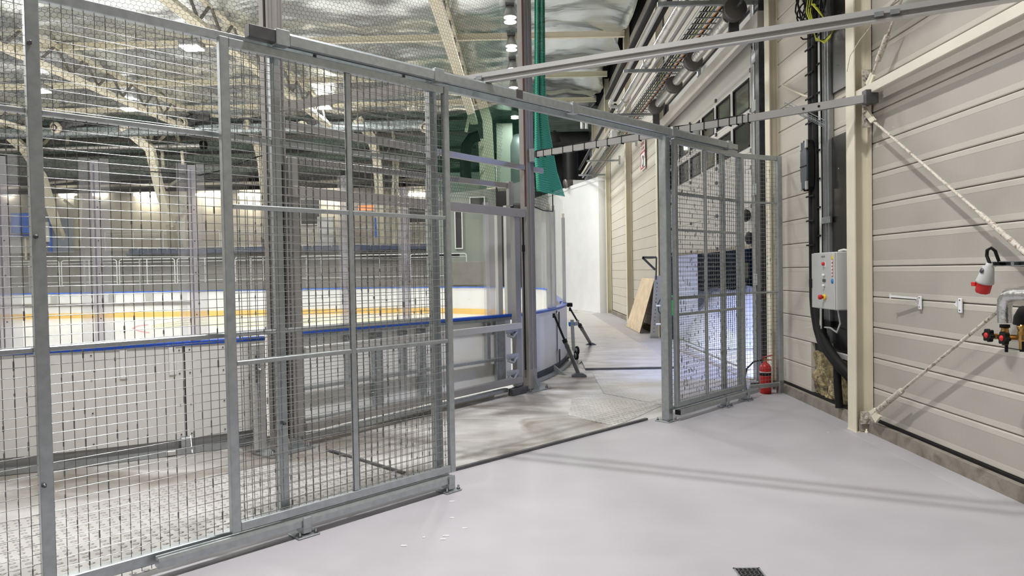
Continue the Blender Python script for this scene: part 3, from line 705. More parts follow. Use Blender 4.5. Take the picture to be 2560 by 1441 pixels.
# hinges on right board
for a in (-15.4,):
    M = frame((RC[0]+RR*math.cos(math.radians(a)), RC[1]+RR*math.sin(math.radians(a))), (-math.sin(math.radians(a)), math.cos(math.radians(a))))
    for z in (.86, .24): MB(M).bbox((-.03, -.04, z-.10), (.03, .0, z+.10)).build('hinge', ALUL, br); MB(M).tube([(0, -.05, z-.12), (0, -.05, z+.12)], .012, 8).build('hinge_pin', DGREY, br)
    MB(M).tube([(.0, -.012, .2), (.0, -.012, 1.0)], .008, 6).build('rod', DGREY, br)
MB().prism([(.50, 11.1, .0), (.68, 11.0, .0), (.50, 11.12, .14)], (-.015, -.02, 0)).build('foot_gusset', GALV, br)

# glass on arcs
def screen(label, angs, ztop, posts, r=RR-.05, metal=(), zt2=None):
    t = thing('glass_screen', label, 'glass', (RC[0]+r*math.cos(math.radians(angs[0])), RC[1]+r*math.sin(math.radians(angs[0])), CAPZ))
    for u, v in zip(angs[:-1], angs[1:]):
        MB().sweep(arcpts(RC, r, u+.3, v-.3, 6), [(0, CAPZ), (0, ztop), (.012, ztop), (.012, CAPZ)]).build('pane', GLASS, t)
    for a in posts:
        p = (RC[0]+r*math.cos(math.radians(a)), RC[1]+r*math.sin(math.radians(a))); M = frame(p, (-math.sin(math.radians(a)), math.cos(math.radians(a))))
        MB(M).box((-.10, -.01, CAPZ), (-.03, .02, ztop)).build('fin', SUPC, t); MB(M).box((.03, -.01, CAPZ), (.10, .02, ztop)).build('fin', SUPC, t)
        MB(M).bbox((-.035, -.03, CAPZ), (.035, .03, ztop-.02)).build('acrylic_post', SUPP, t)
        MB(M).box((-.006, -.036, CAPZ+.02), (.006, -.03, ztop-.05)).build('groove', DGREY, t)
    for a in metal:
        p = (RC[0]+r*math.cos(math.radians(a)), RC[1]+r*math.sin(math.radians(a))); M = frame(p, (-math.sin(math.radians(a)), math.cos(math.radians(a))))
        MB(M).bbox((-.035, -.04, CAPZ), (.035, .03, ztop-.28)).build('glass_post', ALUL, t); MB(M).bbox((-.035, -.03, ztop-.28), (.035, .02, ztop-.2)).build('post_cap', mat('cream cap', (.7, .66, .58), .5), t)
    return t
sl = screen('clear scratched glass screen with lilac posts on the left curved board', [-106, -92, -80, -68, -63.3, -58, -54], 2.74, [-95, -75.5, -63.3][:0])
for a in (-67.95, -63.25, -57.95):
    rr = RR-.02
    p = (RC[0]+rr*math.cos(math.radians(a)), RC[1]+rr*math.sin(math.radians(a))); M = frame(p, (-math.sin(math.radians(a)), math.cos(math.radians(a))))
    for u, v in ((-.12, -.03), (.045, .12)): MB(M).box((u, -.01, CAPZ), (v, .02, 2.74)).build('fin', SUPC, sl)
    MB(M).bbox((-.03, -.03, CAPZ), (.045, .03, 2.72)).build('acrylic_post', SUPP, sl); MB(M).box((-.006, -.036, CAPZ+.02), (.003, -.03, 2.68)).build('groove', mat('dark violet groove', (.18, .16, .20), .6), sl)  # groove drawn as a thin dark violet strip
    for z in (1.3, 1.7, 2.0, 2.3): MB(M).lathe((.02, -.03, z), [(.006, 0), (.006, .004)], (0, -1, 0), 6).build('rivet', DGREY, sl)
screen('clear glass screen with pale posts on the curved board right of the middle tall post', [-27, -19.5, -15.2, -9, -2.2], 2.95, [-22.6], metal=[-17.1, -15.0, -3.6])
fg = thing('glass_screen', 'faint glass screen with thin posts on the far rink board', 'glass', (-12, 29.5, 1.1))
for x in np.arange(-26, -7, 2.4): MB().box((x, 29.50, 1.11), (x+2.36, 29.51, 2.9)).build('pane', GLASS, fg); MB().bbox((x-.04, 29.48, 1.11), (x+.02, 29.55, 2.45)).build('glass_post', ALU, fg)

# ================================================================== NETS
def hexnet(c, R, a0, a1, z0, z1, cell, rad, name, m, label, zfun=None):
    L = abs(math.radians(a1-a0))*R; nc = int(L/cell); nr = int((z1-z0)/(cell*.87)); b = MB(); segs = []
    def P(u, z):
        a = math.radians(a0)+(math.radians(a1-a0))*u/L
        rr = R+.06*math.sin(z*1.3+u*.9); zz = z+.015*math.sin(u*3.1)
        return (c[0]+rr*math.cos(a), c[1]+rr*math.sin(a), zz)
    seg = []
    for r in range(nr):
        z = z0+r*cell*.87; of = (r % 2)*.5
        for k in range(nc):
            u = (k+of)*cell
            pl_ = P(u, z+cell*.16); pm = P(u+cell*.5, z-cell*.12); pr = P(u+cell, z+cell*.16); dn = P(u+cell*.5, z-cell*.87+cell*.16)
            seg.append((pl_, pm)); seg.append((pm, pr)); seg.append((pm, dn))
    S = np.array(seg); d = S[:, 1]-S[:, 0]; d /= np.linalg.norm(d, axis=1)[:, None]
    out = S[:, 0].copy(); out[:, 2] = 0; out[:, 0] -= c[0]; out[:, 1] -= c[1]; out /= np.linalg.norm(out, axis=1)[:, None]
    sd = np.cross(d, out); sd /= np.linalg.norm(sd, axis=1)[:, None]
    V = np.concatenate([S[:, [0]]+rad*o for o in ((sd)[:, None], (-.5*sd+.87*out)[:, None], (-.5*sd-.87*out)[:, None])]+[S[:, [1]]+rad*o for o in ((sd)[:, None], (-.5*sd+.87*out)[:, None], (-.5*sd-.87*out)[:, None])], axis=1).reshape(-1, 3)
    n = len(S); base = (np.arange(n)*6)[:, None]
    Fa = np.concatenate([base+np.array([0, 1, 4, 3]), base+np.array([1, 2, 5, 4]), base+np.array([2, 0, 3, 5])], axis=0)
    me = bpy.data.meshes.new(name); me.vertices.add(len(V)); me.vertices.foreach_set('co', V.ravel())
    me.loops.add(Fa.size); me.loops.foreach_set('vertex_index', Fa.ravel()); me.polygons.add(len(Fa)); me.polygons.foreach_set('loop_start', np.arange(len(Fa))*4)
    me.materials.append(m); me.update(calc_edges=True)
    o = bpy.data.objects.new(name, me); COL.objects.link(o); tag(o, label, 'net', kind='stuff'); return o
hexnet(RC, RR-.12, -92, -28.2, 2.62, 6.8, .046, .0014, 'safety_net', NETK, 'fine black safety net hanging above the rink glass between left edge and middle tall post')
hexnet(RC, RR+.06, -24.5, -17.9, 2.62, 2.95, .05, .0022, 'net_corner', NETK, 'black bordered corner of netting hanging just right of the middle tall post')
cordp = [yp(x, y, 5.95+.0013*x) for x, y in ((0, 417), (110, 418), (240, 427), (300, 424), (420, 432), (500, 438), (560, 425), (640, 393), (700, 380))]
tag(MB().tube(cordp, .006, 6).build('net_cord', BLACK), 'thin black cord sagging along the bottom of the safety net', 'cord')
cp = [RC[0]+(RR+.07)*math.cos(math.radians(-24.3)), RC[1]+(RR+.07)*math.sin(math.radians(-24.3))]; cq = [RC[0]+(RR+.07)*math.cos(math.radians(-18)), RC[1]+(RR+.07)*math.sin(math.radians(-18))]
tag(MB().tube([(*cp, 2.62), ((cp[0]+cq[0])/2, (cp[1]+cq[1])/2, 2.59), (*cq, 2.61), (*cq, 2.95)], .009, 6).build('net_cord', BLACK), 'black edge cord bordering the small net corner by the middle tall post', 'cord')
# green drape: hanging gathered net right of the middle post
left = [(1336, -20), (1336, 200), (1336, 330), (1337, 400), (1340, 440), (1342, 478)]
right = [(1362, -20), (1363, 150), (1364, 260), (1374, 330), (1392, 430), (1412, 492)]
def lerp(tab, t):
    n = len(tab)-1; i = min(int(t*n), n-1); f = t*n-i; return [tab[i][k]*(1-f)+tab[i+1][k]*f for k in (0, 1)]
b = MB(); NR, NCc = 60, 28; vs = []
for i in range(NR+1):
    l = lerp(left, i/NR); r = lerp(right, i/NR)
    for j in range(NCc+1):
        u = j/NCc; dep = 10.6+1.6*(i/NR)*u*u+.10*math.sin(u*16+i*.05)*(1.1-.5*i/NR)
        vs.append(yp(l[0]+(r[0]-l[0])*u, l[1]+(r[1]-l[1])*u, dep))
b.add(vs, [(i*(NCc+1)+j, i*(NCc+1)+j+1, (i+1)*(NCc+1)+j+1, (i+1)*(NCc+1)+j) for i in range(NR) for j in range(NCc)], smooth=True)
dr = b.build('green_net', GDRAPE, recalc=False); md = dr.modifiers.new('th', 'SOLIDIFY'); md.thickness = .006
tag(dr, 'bright green gathered safety net hanging right of the middle tall post', 'net')
# dark green net across the far corner
b = MB(); vs = []; n = 24
pth = arcpts((-7, 21.6), 7.7, 5, 62, n)
for x, y in pth:
    for z in (4.9, 6, 7.2, 8.0): vs.append((x+.05*math.sin(z*3+x*4), y, z))
b.add(vs, [(i*4+j, i*4+j+1, (i+1)*4+j+1, (i+1)*4+j) for i in range(n) for j in range(3)], smooth=True)
dn = b.build('green_net', GNETD, recalc=False); md = dn.modifiers.new('th', 'SOLIDIFY'); md.thickness = .006
tag(dn, 'dark green safety net stretched behind the far corner of the rink', 'net')

# ================================================================== FAR STANDS
st = MB(); st.box((-31, 31.5, 0), (-2.2, 32.3, 1.42)).box((-31, 32.3, 0), (-2.2, 35.4, 1.3)).box((-31, 35.4, 0), (-2.2, 36.2, 2.95)).box((-31, 36.2, 0), (-2.2, 39, 3.15))
struct('wall_stand', st, STAND)
def railing(x0, x1, y, z0, z1, lab, tall=False):
    t = thing('railing_section', lab, 'railing', ((x0+x1)/2, y, z0), group='white railings of the far stand')
    r = .022; b = MB(); b.tube([(x0, y, z0), (x0, y, z1-.1), (x0+.03, y, z1-.03), (x0+.1, y, z1), (x1-.1, y, z1), (x1-.03, y, z1-.03), (x1, y, z1-.1), (x1, y, z0)], r, 6); b.build('frame', WPAINT, t)
    MB().tube([(x0, y, z0+.12), (x1, y, z0+.12)], r*.8, 6).build('rail', WPAINT, t); MB().tube([(x0, y, z1-.14), (x1, y, z1-.14)], r*.7, 6).build('rail', WPAINT, t)
    MB().tube([((x0+x1)/2, y, z0), ((x0+x1)/2, y, z1)], r, 6).build('post', WPAINT, t)
    b = MB(); z = z0+.2
    while z < z1-.2: b.bar((x0, y, z), (x1, y, z), .008, .012); z += .075
    b.build('wires', STAND, t, kind='stuff')
order = ['first', 'second', 'third', 'fourth', 'fifth', 'sixth', 'seventh', 'eighth', 'ninth', 'tenth', 'eleventh']
xs = np.arange(-24.2, -4, 2.72)
for i, x in enumerate(xs): railing(x, x+2.6, 32.0, 1.42, 2.56, 'white lower railing of the far stand, %s section from the left' % order[i])
xs = np.arange(-22.0, -6, 3.1)
for i, x in enumerate(xs): railing(x, x+3.0, 36.3, 3.15, 4.15, 'white upper railing of the far stand, %s section from the left' % order[i])
t = thing('seat_row', 'row of navy blue seats on the edge of the upper far stand', 'seats', (-12, 35.3, 2.95))
b = MB(); x = -20.2
while x < -3:
    b.bbox((x, 35.0, 2.9), (x+.44, 35.38, 2.96), .01); b.bbox((x, 35.34, 2.9), (x+.44, 35.4, 3.18), .01); x += .5
b.build('seats', SEAT, t, kind='stuff'); MB().box((-20.3, 35.3, 2.78), (-2.5, 35.42, 2.88)).build('seat_beam', BLACK, t)
t = thing('seat_row', 'dark bench row above the lower railing of the far stand', 'seats', (-12, 33.6, 2.3))
MB().box((-22, 33.4, 2.42), (-3, 33.8, 2.60)).build('bench', BLACK, t); MB().box((-22, 33.8, 1.3), (-3, 33.9, 2.4)).build('riser', STAND, t)
# wall lamps
tl = [(0, 30), (148, 182), (232, 262), (335, 400), (490, 548), (596, 650), (806, 858), (1020, 1072), (1127, 1180)]
labs = ['at the left picture edge', 'just right of the left fence post', 'left of the first lilac post', 'between the two lilac posts', 'left of the open gate leaf', 'behind the left part of the open leaf', 'behind the middle of the open leaf', 'behind the right part of the open leaf', 'right of the open leaf under the glass rail']
for (a, c), lb in zip(tl, labs):
    p0 = yp(a, 487, 38.8); p1 = yp(c, 487, 38.8)
    o = MB().bbox((p0[0], 38.72, p0[2]-.07), (p1[0], 38.99, p0[2]+.07), .02).build('tube_lamp', TUBE)
    tag(o, 'glowing tube lamp on the far wall %s' % lb, 'lamp', 'tube lamps along the far wall')
    if p1[0]-p0[0] > .8: area('tube_light', ((p0[0]+p1[0])/2, 38.5, p0[2]-.12), 1.0, 26, (1, .88, .66), sy=.1)
# dark service zone above back wall
t = thing('duct_bank', 'dark bank of beams and ducts above the far back wall', 'duct', (-15, 38, 6.9))
for y_, z_, m in ((38.6, 6.75, STAND), (38.3, 7.05, BLACK), (38.5, 7.3, STAND), (38.0, 6.55, BLACK)): MB().box((-31, y_, z_-.09), (-2.2, y_+.2, z_+.09)).build('beam', m, t)
# back-wall boards (vertical seams) and features
for i, x in enumerate(np.arange(-22, -5, 2.0)): tag(MB().box((x, 38.96, 3.15), (x+1.96, 38.99, 6.4)).build('wall_board', BWALL), 'beige board on the far wall, %s from the left' % order[i], 'board', 'beige boards on the far wall')
# ducts
t = thing('ventilation_duct', 'long silver ventilation duct under the foil edge', 'duct', (-14, 30.4, 8.2))
MB().tube([(-31, 30.3, 8.15), (-4.2, 30.3, 8.15)], .24, 16).build('tube', DUCT, t)
b = MB()
for x in np.arange(-30, -4.3, .9): b.tube([(x, 30.3, 8.15), (x+.05, 30.3, 8.15)], .252, 16)
b.build('seams', ALU, t, kind='stuff')
t = thing('ventilation_duct', 'shorter bright duct with a dark end below the long duct at left', 'duct', (-20, 32, 7.8))
pe = yp(503, 363, 32.5); MB().tube([(-31, 32.5, pe[2]), (pe[0], 32.5, pe[2])], .15, 14).build('tube', LAGG, t); MB().tube([(pe[0], 32.5, pe[2]), (pe[0]+.22, 32.5, pe[2])], .2, 14).build('end_cap', BLACK, t)
for px, py, lb in ((135, 319, 'left of the first lilac post'), (452, 306, 'left of the open gate leaf'), (753, 316, 'behind the open leaf, left half'), (1062, 318, 'behind the open leaf, right edge')):
    c = yp(px, py, 29.6); t = thing('air_nozzle', 'round cream air nozzle on a bent pipe %s' % lb, 'nozzle', c, group='air nozzles on the long duct')
    MB().lathe(c, [(.18, .0), (.24, .02), (.24, .12), (.17, .30)], (.2, 1, .15), 16).build('ring', CREAM, t)
    MB().lathe(c, [(.14, -.01), (.14, .0), (.05, .05)], (.2, 1, .15), 16).build('cone', BLACK, t)
    MB().lathe(c, [(.10, -.03), (.10, -.02), (.08, .0)], (.2, 1, .15), 16).build('inner_ring', CREAM, t)
    MB().tube([c+np.array([.05, .25, .05]), c+np.array([.35, .6, .3]), c+np.array([.9, .75, .35])], .22, 12).build('elbow', DGREY, t)
# inclined lattice columns
def pcol(label, main, Yt, Yb, rear=None, branches=(), lace=()):
    n = len(main)-1
    P = [yp(x, y, Yt+(Yb-Yt)*i/n) for i, (x, y) in enumerate(main)]
    t = thing('lattice_column', label, 'column', P[-1])
    for i in range(n): MB().bar(P[i], P[i+1], .40, .20, up=(0, 1, 0)).build('chord', CREAM, t)
    if rear:
        R = [yp(x, y, Yb+.6) for x, y in rear]
        for i in range(len(R)-1): MB().bar(R[i], R[i+1], .34, .16, up=(0, 1, 0)).build('rear_chord', CREAM, t)
    for (x0, y0_), (x1, y1_), w_ in branches: MB().bar(yp(x0, y0_, (Yt+Yb)/2), yp(x1, y1_, (Yt+Yb)/2), w_, .1, up=(0, 1, 0)).build('branch', CREAM, t)
    for (x0, y0_), (x1, y1_) in lace: MB().bar(yp(x0, y0_, Yb+.2), yp(x1, y1_, Yb+.3), .11, .08, up=(0, 1, 0)).build('lacing', CREAMD, t)
pcol('cream branching lattice column standing behind the left fence post', [(-20, 300), (60, 372), (104, 440), (140, 560), (165, 622)], 30, 35.6, [(196, 490), (192, 622)], [((60, 372), (20, 305), .12), ((70, 372), (72, 316), .12), ((90, 380), (150, 318), .1), ((165, 375), (172, 330), .1)], [((160, 500), (196, 530)), ((196, 530), (165, 575)), ((110, 460), (182, 452))])
pcol('cream branching lattice column between the two lilac glass posts', [(308, 315), (375, 372), (398, 470), (426, 560), (434, 622)], 30, 35.6, [(458, 480), (456, 622)], [((375, 368), (355, 322), .1), ((378, 360), (380, 318), .14), ((385, 362), (430, 325), .1), ((440, 330), (452, 370), .14), ((405, 378), (408, 420), .12), ((455, 378), (458, 412), .12)], [((415, 480), (460, 515)), ((460, 520), (436, 558)), ((415, 470), (452, 445)), ((440, 590), (456, 618))])
pcol('cream lattice column seen through the right half of the open gate leaf', [(895, 300), (930, 345), (943, 400), (950, 500), (955, 610)], 30, 35.6, [(985, 330), (990, 400), (985, 610)], [((930, 340), (908, 310), .1), ((940, 335), (946, 300), .1), ((985, 350), (978, 310), .12)], [((950, 480), (985, 510)), ((985, 515), (952, 560))])
pcol('cream lattice column seen through the mesh just right of the rear post', [(615, 310), (640, 345), (655, 400), (665, 500), (670, 610)], 30, 35.6)
pcol('bent cream lattice column behind the net right of the open gate leaf', [(1165, 170), (1203, 250), (1218, 300), (1224, 400), (1228, 470)], 27.5, 31.0, [(1205, 348), (1210, 460)], [((1190, 205), (1165, 330), .12)], [((1205, 430), (1224, 400)), ((1208, 380), (1226, 350))])
# far left cabin, blue box
p0 = yp(0, 565, 35.2); p1 = yp(155, 632, 35.2)
t = thing('commentary_cabin', 'pale grey cabin with a blue frame at the left of the far stand', 'cabin', ((p0[0]+p1[0])/2-1, 35.5, p1[2]))
MB().box((p0[0]-2, 34.8, p1[2]), (yp(115, 600, 34.8)[0], 35.3, p0[2])).build('front', LGREY, t)
MB().box((yp(128, 600, 34.8)[0], 34.9, p1[2]), (yp(168, 600, 34.8)[0], 35.3, p0[2]+.35)).build('side', mat('grey blue panel', (.25, .28, .34), .5), t)
MB().box((yp(123, 600, 34.8)[0], 34.75, p1[2]), (yp(129, 600, 34.8)[0], 34.85, p0[2]+.6)).build('blue_edge', BLUEF, t)
MB().box((yp(112, 600, 34.7)[0], 34.66, p0[2]-.9), (yp(124, 600, 34.7)[0], 34.72, p0[2]+.1)).build('notice', BTN, t)
a = yp(29, 534, 34.5); c = yp(77, 583, 34.5)
t = thing('notice_board', 'bright blue board mounted above the pale cabin at left', 'board', ((a[0]+c[0])/2, 34.5, c[2]))
MB().bbox((a[0], 34.4, c[2]), (c[0], 34.5, a[2]), .02).build('board', BLUEF, t); MB().box((a[0]-.02, 34.38, c[2]-.2), (c[0], 34.5, c[2]-.06)).build('lower_strip', mat('deep blue', (.02, .05, .35), .4), t)
MB().tube([(a[0]-.35, 34.4, (a[2]+c[2])/2-.05), (a[0], 34.4, (a[2]+c[2])/2-.05)], .12, 10).build('pipe', DGREY, t)
MB().bbox((yp(62, 600, 34.6)[0], 34.55, yp(62, 640, 34.6)[2]-.2), (yp(66, 600, 34.6)[0], 34.62, c[2]), .01).build('leg', CREAM, t)
# right end of stand: windows & doors
def farbox(nm, lab, cat, x0, y0_, x1, y1_, Yv, m, frame_=None, dep=.15):
    a = yp(x0, y0_, Yv); c = yp(x1, y1_, Yv); t = thing(nm, lab, cat, ((a[0]+c[0])/2, Yv, c[2]))
    MB().bbox((a[0], Yv, c[2]), (c[0], Yv+dep, a[2]), .02).build('panel' if nm != 'window_unit' else 'pane', m, t)
    if frame_:
        for u in ((a[0]-.05, c[2]-.05, a[0], a[2]+.05), (c[0], c[2]-.05, c[0]+.05, a[2]+.05), (a[0], a[2], c[0], a[2]+.05), (a[0], c[2]-.05, c[0], c[2])): MB().box((u[0], Yv-.04, u[1]), (u[2], Yv+dep, u[3])).build('frame_bar', frame_, t)
    return t
farbox('window_unit', 'dark window in the green wall right of the open gate leaf', 'window', 1138, 510, 1155, 620, 33.3, BLACKG, WPAINT)
farbox('window_unit', 'wide dark window high on the green wall right of the open leaf', 'window', 1176, 495, 1210, 522, 33.3, BLACKG, WPAINT)
farbox('kiosk', 'pale door seen through the left half of the open gate leaf', 'door', 796, 545, 832, 615, 36.9, WPAINT, ALUL)
farbox('window_unit', 'dark wide window seen through the left half of the open gate leaf', 'window', 752, 500, 800, 560, 38.8, BLACKG, WPAINT)
farbox('window_unit', 'dark window behind the right stile of the open gate leaf', 'window', 1020, 520, 1064, 556, 38.8, BLACKG, WPAINT)
farbox('notice_board', 'small red and orange lit sign in the far hall behind the open leaf', 'sign', 895, 514, 935, 526, 36.0, mat('orange lit sign', (.9, .25, .08), .5, emit=1.2), ALU)
farbox('blue_panel', 'small blue upright panel in the far hall behind the open leaf', 'panel', 936, 545, 950, 595, 36.0, BLUEF)
farbox('blue_panel', 'blue folded crash mat low behind the glass left of the middle tall post', 'mat', 1262, 656, 1290, 712, 31, mat('crash mat blue', (.03, .08, .25), .6), dep=.4)
farbox('exit_sign', 'small glowing green exit sign left of the middle tall post', 'sign', 1281, 634, 1290, 648, 30.5, EXITG)
farbox('plant_box', 'tall pale cabinet behind the net left of the middle tall post', 'cabinet', 1240, 308, 1284, 470, 31.5, mat('pale cabinet', (.42, .43, .37), .5), dep=1.2)
c = yp(1290, 345, 31.8)
tag(MB().lathe((c[0]+.2, 31.9, c[2]-3), [(.62, 0), (.62, 2.6), (.55, 2.9), (.30, 3.15), (.02, 3.22)], (0, 0, 1), 20).build('vent_cowl', mat('dull tank', (.22, .24, .24), .5, .4)), 'domed ventilation tank partly hidden by the middle tall post', 'tank')
pts = [yp(x, y, 31) for x, y in ((1165, 450), (1163, 400), (1166, 365), (1180, 345), (1198, 340))]
tag(MB().tube(pts, .25, 12).build('bent_duct', BLACK), 'black bent duct behind the net right of the open gate leaf', 'duct')
farbox('access_gate', 'small white ladder gate on the far roof edge behind the net', 'gate', 1216, 418, 1240, 462, 30.8, STAND, WPAINT, .03)
farbox('stand_steps', 'dark mesh wall of the far corner behind the glass right of the open leaf', 'wall', 1130, 655, 1250, 712, 31.4, STAND, None, .1)

# high bay lamps
def lamp(p, lab):
    t = thing('high_bay_lamp', lab, 'lamp', p, group='ceiling lamps of the hall')
    x, y, z = p
    for dy in (-.17, .17):
        MB().lathe((x, y+dy, z), [(.02, .32), (.09, .30), (.17, .06), (.18, 0)], (0, 0, 1), 16).build('reflector', ALU, t)
        MB().lathe((x, y+dy, z-.005), [(.165, 0), (.165, .02)], (0, 0, 1), 16).build('lens', LAMP, t)
    MB().bbox((x-.12, y-.3, z+.3), (x+.12, y+.3, z+.38)).build('housing', DGREY, t)
    MB().tube([(x, y, z+.38), (x, y, 8.95)], .02, 6).build('hanger', GALV, t)
fixed = {18.8: 'nearest in the row left of the middle tall post', 21.15: 'second in the row left of the middle tall post', 23.5: 'third in the row left of the middle tall post', 25.85: 'fourth in the row left of the middle tall post', 28.2: 'last small one above the green net'}
for y in ROW_Y:
    k = min(fixed, key=lambda a: abs(a-y))
    lb = fixed[k] if abs(k-y) < .1 else 'overhead, above the gate leaf' if y < 5 else 'overhead, above the middle tall post' if y < 12 else 'last one at the end of the row over the corridor'
    lamp((-.2, y, 8.45), 'bright twin ceiling lamp, %s' % lb)
for px, py, zz, lb in ((480, 122, 8.4, 'large one left of the open gate leaf'), (325, 275, 8.4, 'small one below the left fence rail'), (810, 270, 8.4, 'small one behind the open gate leaf'), (100, 229, 8.4, 'faint one beside the left fence post')):
    p = zp(px, py, zz); t = thing('high_bay_lamp', 'bright wide ceiling lamp, %s' % lb, 'lamp', p, group='wide ceiling lamps over the ice')
    x, y, z = p
    MB().tube([(x, y, z+.2), (x, y, 8.95)], .02, 6).build('hanger', GALV, t); MB().bbox((x-.30, y-.26, z+.03), (x+.30, y+.26, z+.22), .03).build('housing', ALU, t); MB().bbox((x-.27, y-.23, z-.01), (x+.27, y+.23, z+.03), .01).build('lens', LAMP, t)

# ================================================================== CABLE LADDER, PIPES ALONG THE WALL
def along(pname, label, cat, x, z, y0, y1, r, m, seg=12): return tag(MB().tube([(x, y0, z), (x, y1, z)], r, seg).build(pname, m), label, cat)
t = thing('cable_ladder', 'long galvanised cable ladder hung below the pipes along the right wall', 'ladder', (2.92, 15, 5.5))
for x in (2.72, 3.12):
    MB().tube([(x, 4, 5.5), (x, 29.5, 5.5)], .010, 6).build('side_rail', GALV, t); MB().tube([(x, 4, 5.56), (x, 29.5, 5.56)], .008, 6).build('side_rail', GALV, t)
MB().tube([(2.92, 4, 5.5), (2.92, 29.5, 5.5)], .006, 6).build('side_rail', GALV, t)
y = 8.0; rg = MB().bar((2.72, 0, 0), (3.12, 0, 0), .022, .018)
me = bpy.data.meshes.new('rung'); me.from_pydata(rg.v, [], rg.f); me.materials.append(GALV)
while y < 29.5: inst('rung', me, t, (-2.92, y-15, 0)); y += .25
cb_ = thing('cable_bundle', 'mixed black, orange and green cables lying on the cable ladder', 'cables', (2.95, 15, 5.53))
for x, m, r in ((2.78, BLACK, .014), (2.82, BLACK, .016), (2.87, BLACK, .012), (2.90, YGC, .008), (2.93, BLACK, .016), (2.97, WHITEC, .008), (3.0, ORANGEC, .014), (3.03, BLACK, .014), (3.07, WHITEC, .01)):
    MB().tube([(x+.01*math.sin(k*1.7), 5+k*1.25, 5.53+.008*math.sin(k)) for k in range(20)], r, 6).build('cable', m, cb_)
t = thing('lagged_pipe', 'thick foil lagged pipe running above the cable ladder', 'pipe', (2.42, 15, 5.55))
pp_ = []; rs = []
y = 5
while y < 17.0: pp_.append((2.42, y, 5.55)); rs.append(.072+.004*random.random()); y += .18
pp_ += [(2.44, 17.1, 5.55)]; rs += [.05]
MB().tube(pp_, .07, 14, rs=rs).build('lagging', LAGG, t)
for y in (7.5, 10.2, 13.1, 15.9): MB().tube([(2.42, y, 5.55), (2.42, y+.05, 5.55)], .084, 14).build('band', ALUL, t)
along('lagged_pipe', 'slim grey pipe between the thick pipe and the ladder', 'pipe', 2.60, 5.55, 5, 29, .036, ALU)
t = thing('steel_pipe', 'slim silver pipe with an elbow end above the thick lagged pipe', 'pipe', (2.15, 12, 5.55))
MB().tube([(2.12, 5, 5.55), (2.12, 16.3, 5.55), (2.16, 16.55, 5.55), (2.36, 16.65, 5.55)], .042, 12).build('tube', ALUL, t)
along('black_pipe', 'black insulated pipe leftmost of the pipes along the wall', 'pipe', 2.02, 5.62, 5, 16.0, .055, BLACK)
along('black_pipe', 'black insulated pipe hidden between the two silver pipes', 'pipe', 2.28, 5.72, 5, 16.6, .06, BLACK)
along('black_pipe', 'black insulated pipe continuing beyond the elbow towards the dark space', 'pipe', 2.30, 5.6, 16.7, 27, .05, BLACK)
along('steel_pipe', 'thin cream pipe beside the far end of the black pipe', 'pipe', 2.45, 5.5, 17.2, 28, .035, mat('cream pipe', (.6, .58, .5), .4))
for i, y in enumerate((10.0, 13.3, 17.0, 20.5, 24.0, 27.5)):
    t = thing('wall_bracket', 'galvanised bracket arm carrying the ladder, %s from the right wall column' % order[i], 'bracket', (3.0, y, 5.45), group='bracket arms under the cable ladder')
    MB().bar((2.0 if i < 3 else 2.3, y, 5.44), (3.46, y, 5.44), .05, .06).build('arm', GALV, t); MB().bbox((3.40, y-.05, 5.3), (3.46, y+.05, 5.6)).build('plate', GALV, t)
# jug hanging
p = yp(1535, 340, 17.2); t = thing('plastic_canister', 'small white plastic canister hanging on the cable ladder', 'canister', p)
MB().bbox(p+np.array([-.09, -.08, -.17]), p+np.array([.09, .08, .12]), .03).build('body', BTN, t); MB().lathe(p+np.array([0, 0, .12]), [(.035, 0), (.035, .04), (.03, .05)], (0, 0, 1), 12).build('cap', BTN, t)
MB().tube([p+np.array([-.05, -.02, .12]), p+np.array([-.13, -.02, .02]), p+np.array([-.09, -.02, -.08])], .015, 8).build('handle', BTN, t)
# dark zone ducts
t = thing('duct_bank', 'dark ventilation ducts in the unlit space above the white partition', 'duct', (1, 33, 6))
for a in (((1385, 275), (1385, 360), 1.2), ((1425, 250), (1425, 460), .8), ((1350, 350), (1470, 350), 1.1), ((1350, 300), (1460, 300), .5)):
    MB().tube([yp(*a[0], 34), yp(*a[1], 34)], a[2]*.5, 14).build('duct', mat('dark duct steel', (.05, .048, .05), .45, .5), t)
p = yp(1412, 460, 29.8)
t = thing('vent_elbow', 'round brown vent elbow resting on top of the white partition', 'vent', p)
MB().lathe(p, [(.20, 0), (.20, .06), (.17, .08), (.16, .5)], (.9, .35, .1), 16).build('elbow', mat('brown duct', (.18, .16, .15), .4, .5), t)
MB().bbox(p+np.array([.35, -.1, -.18]), p+np.array([1.15, .2, .14])).build('box', LGREY, t)
MB().box((.2, 29.5, 9.2), (.22, 29.6, 9.3)); 
# small tubes hanging in dark zone
for i, (px, lb) in enumerate(((1455, 'left'), (1466, 'right'))):
    tag(MB().tube([yp(px, 302, 26), yp(px, 322, 26)], .06, 8).build('hanging_tube', ALUL), 'short pale tube hanging in the dark gap, %s one of two' % lb, 'tube', 'pale tubes hanging in the dark gap')

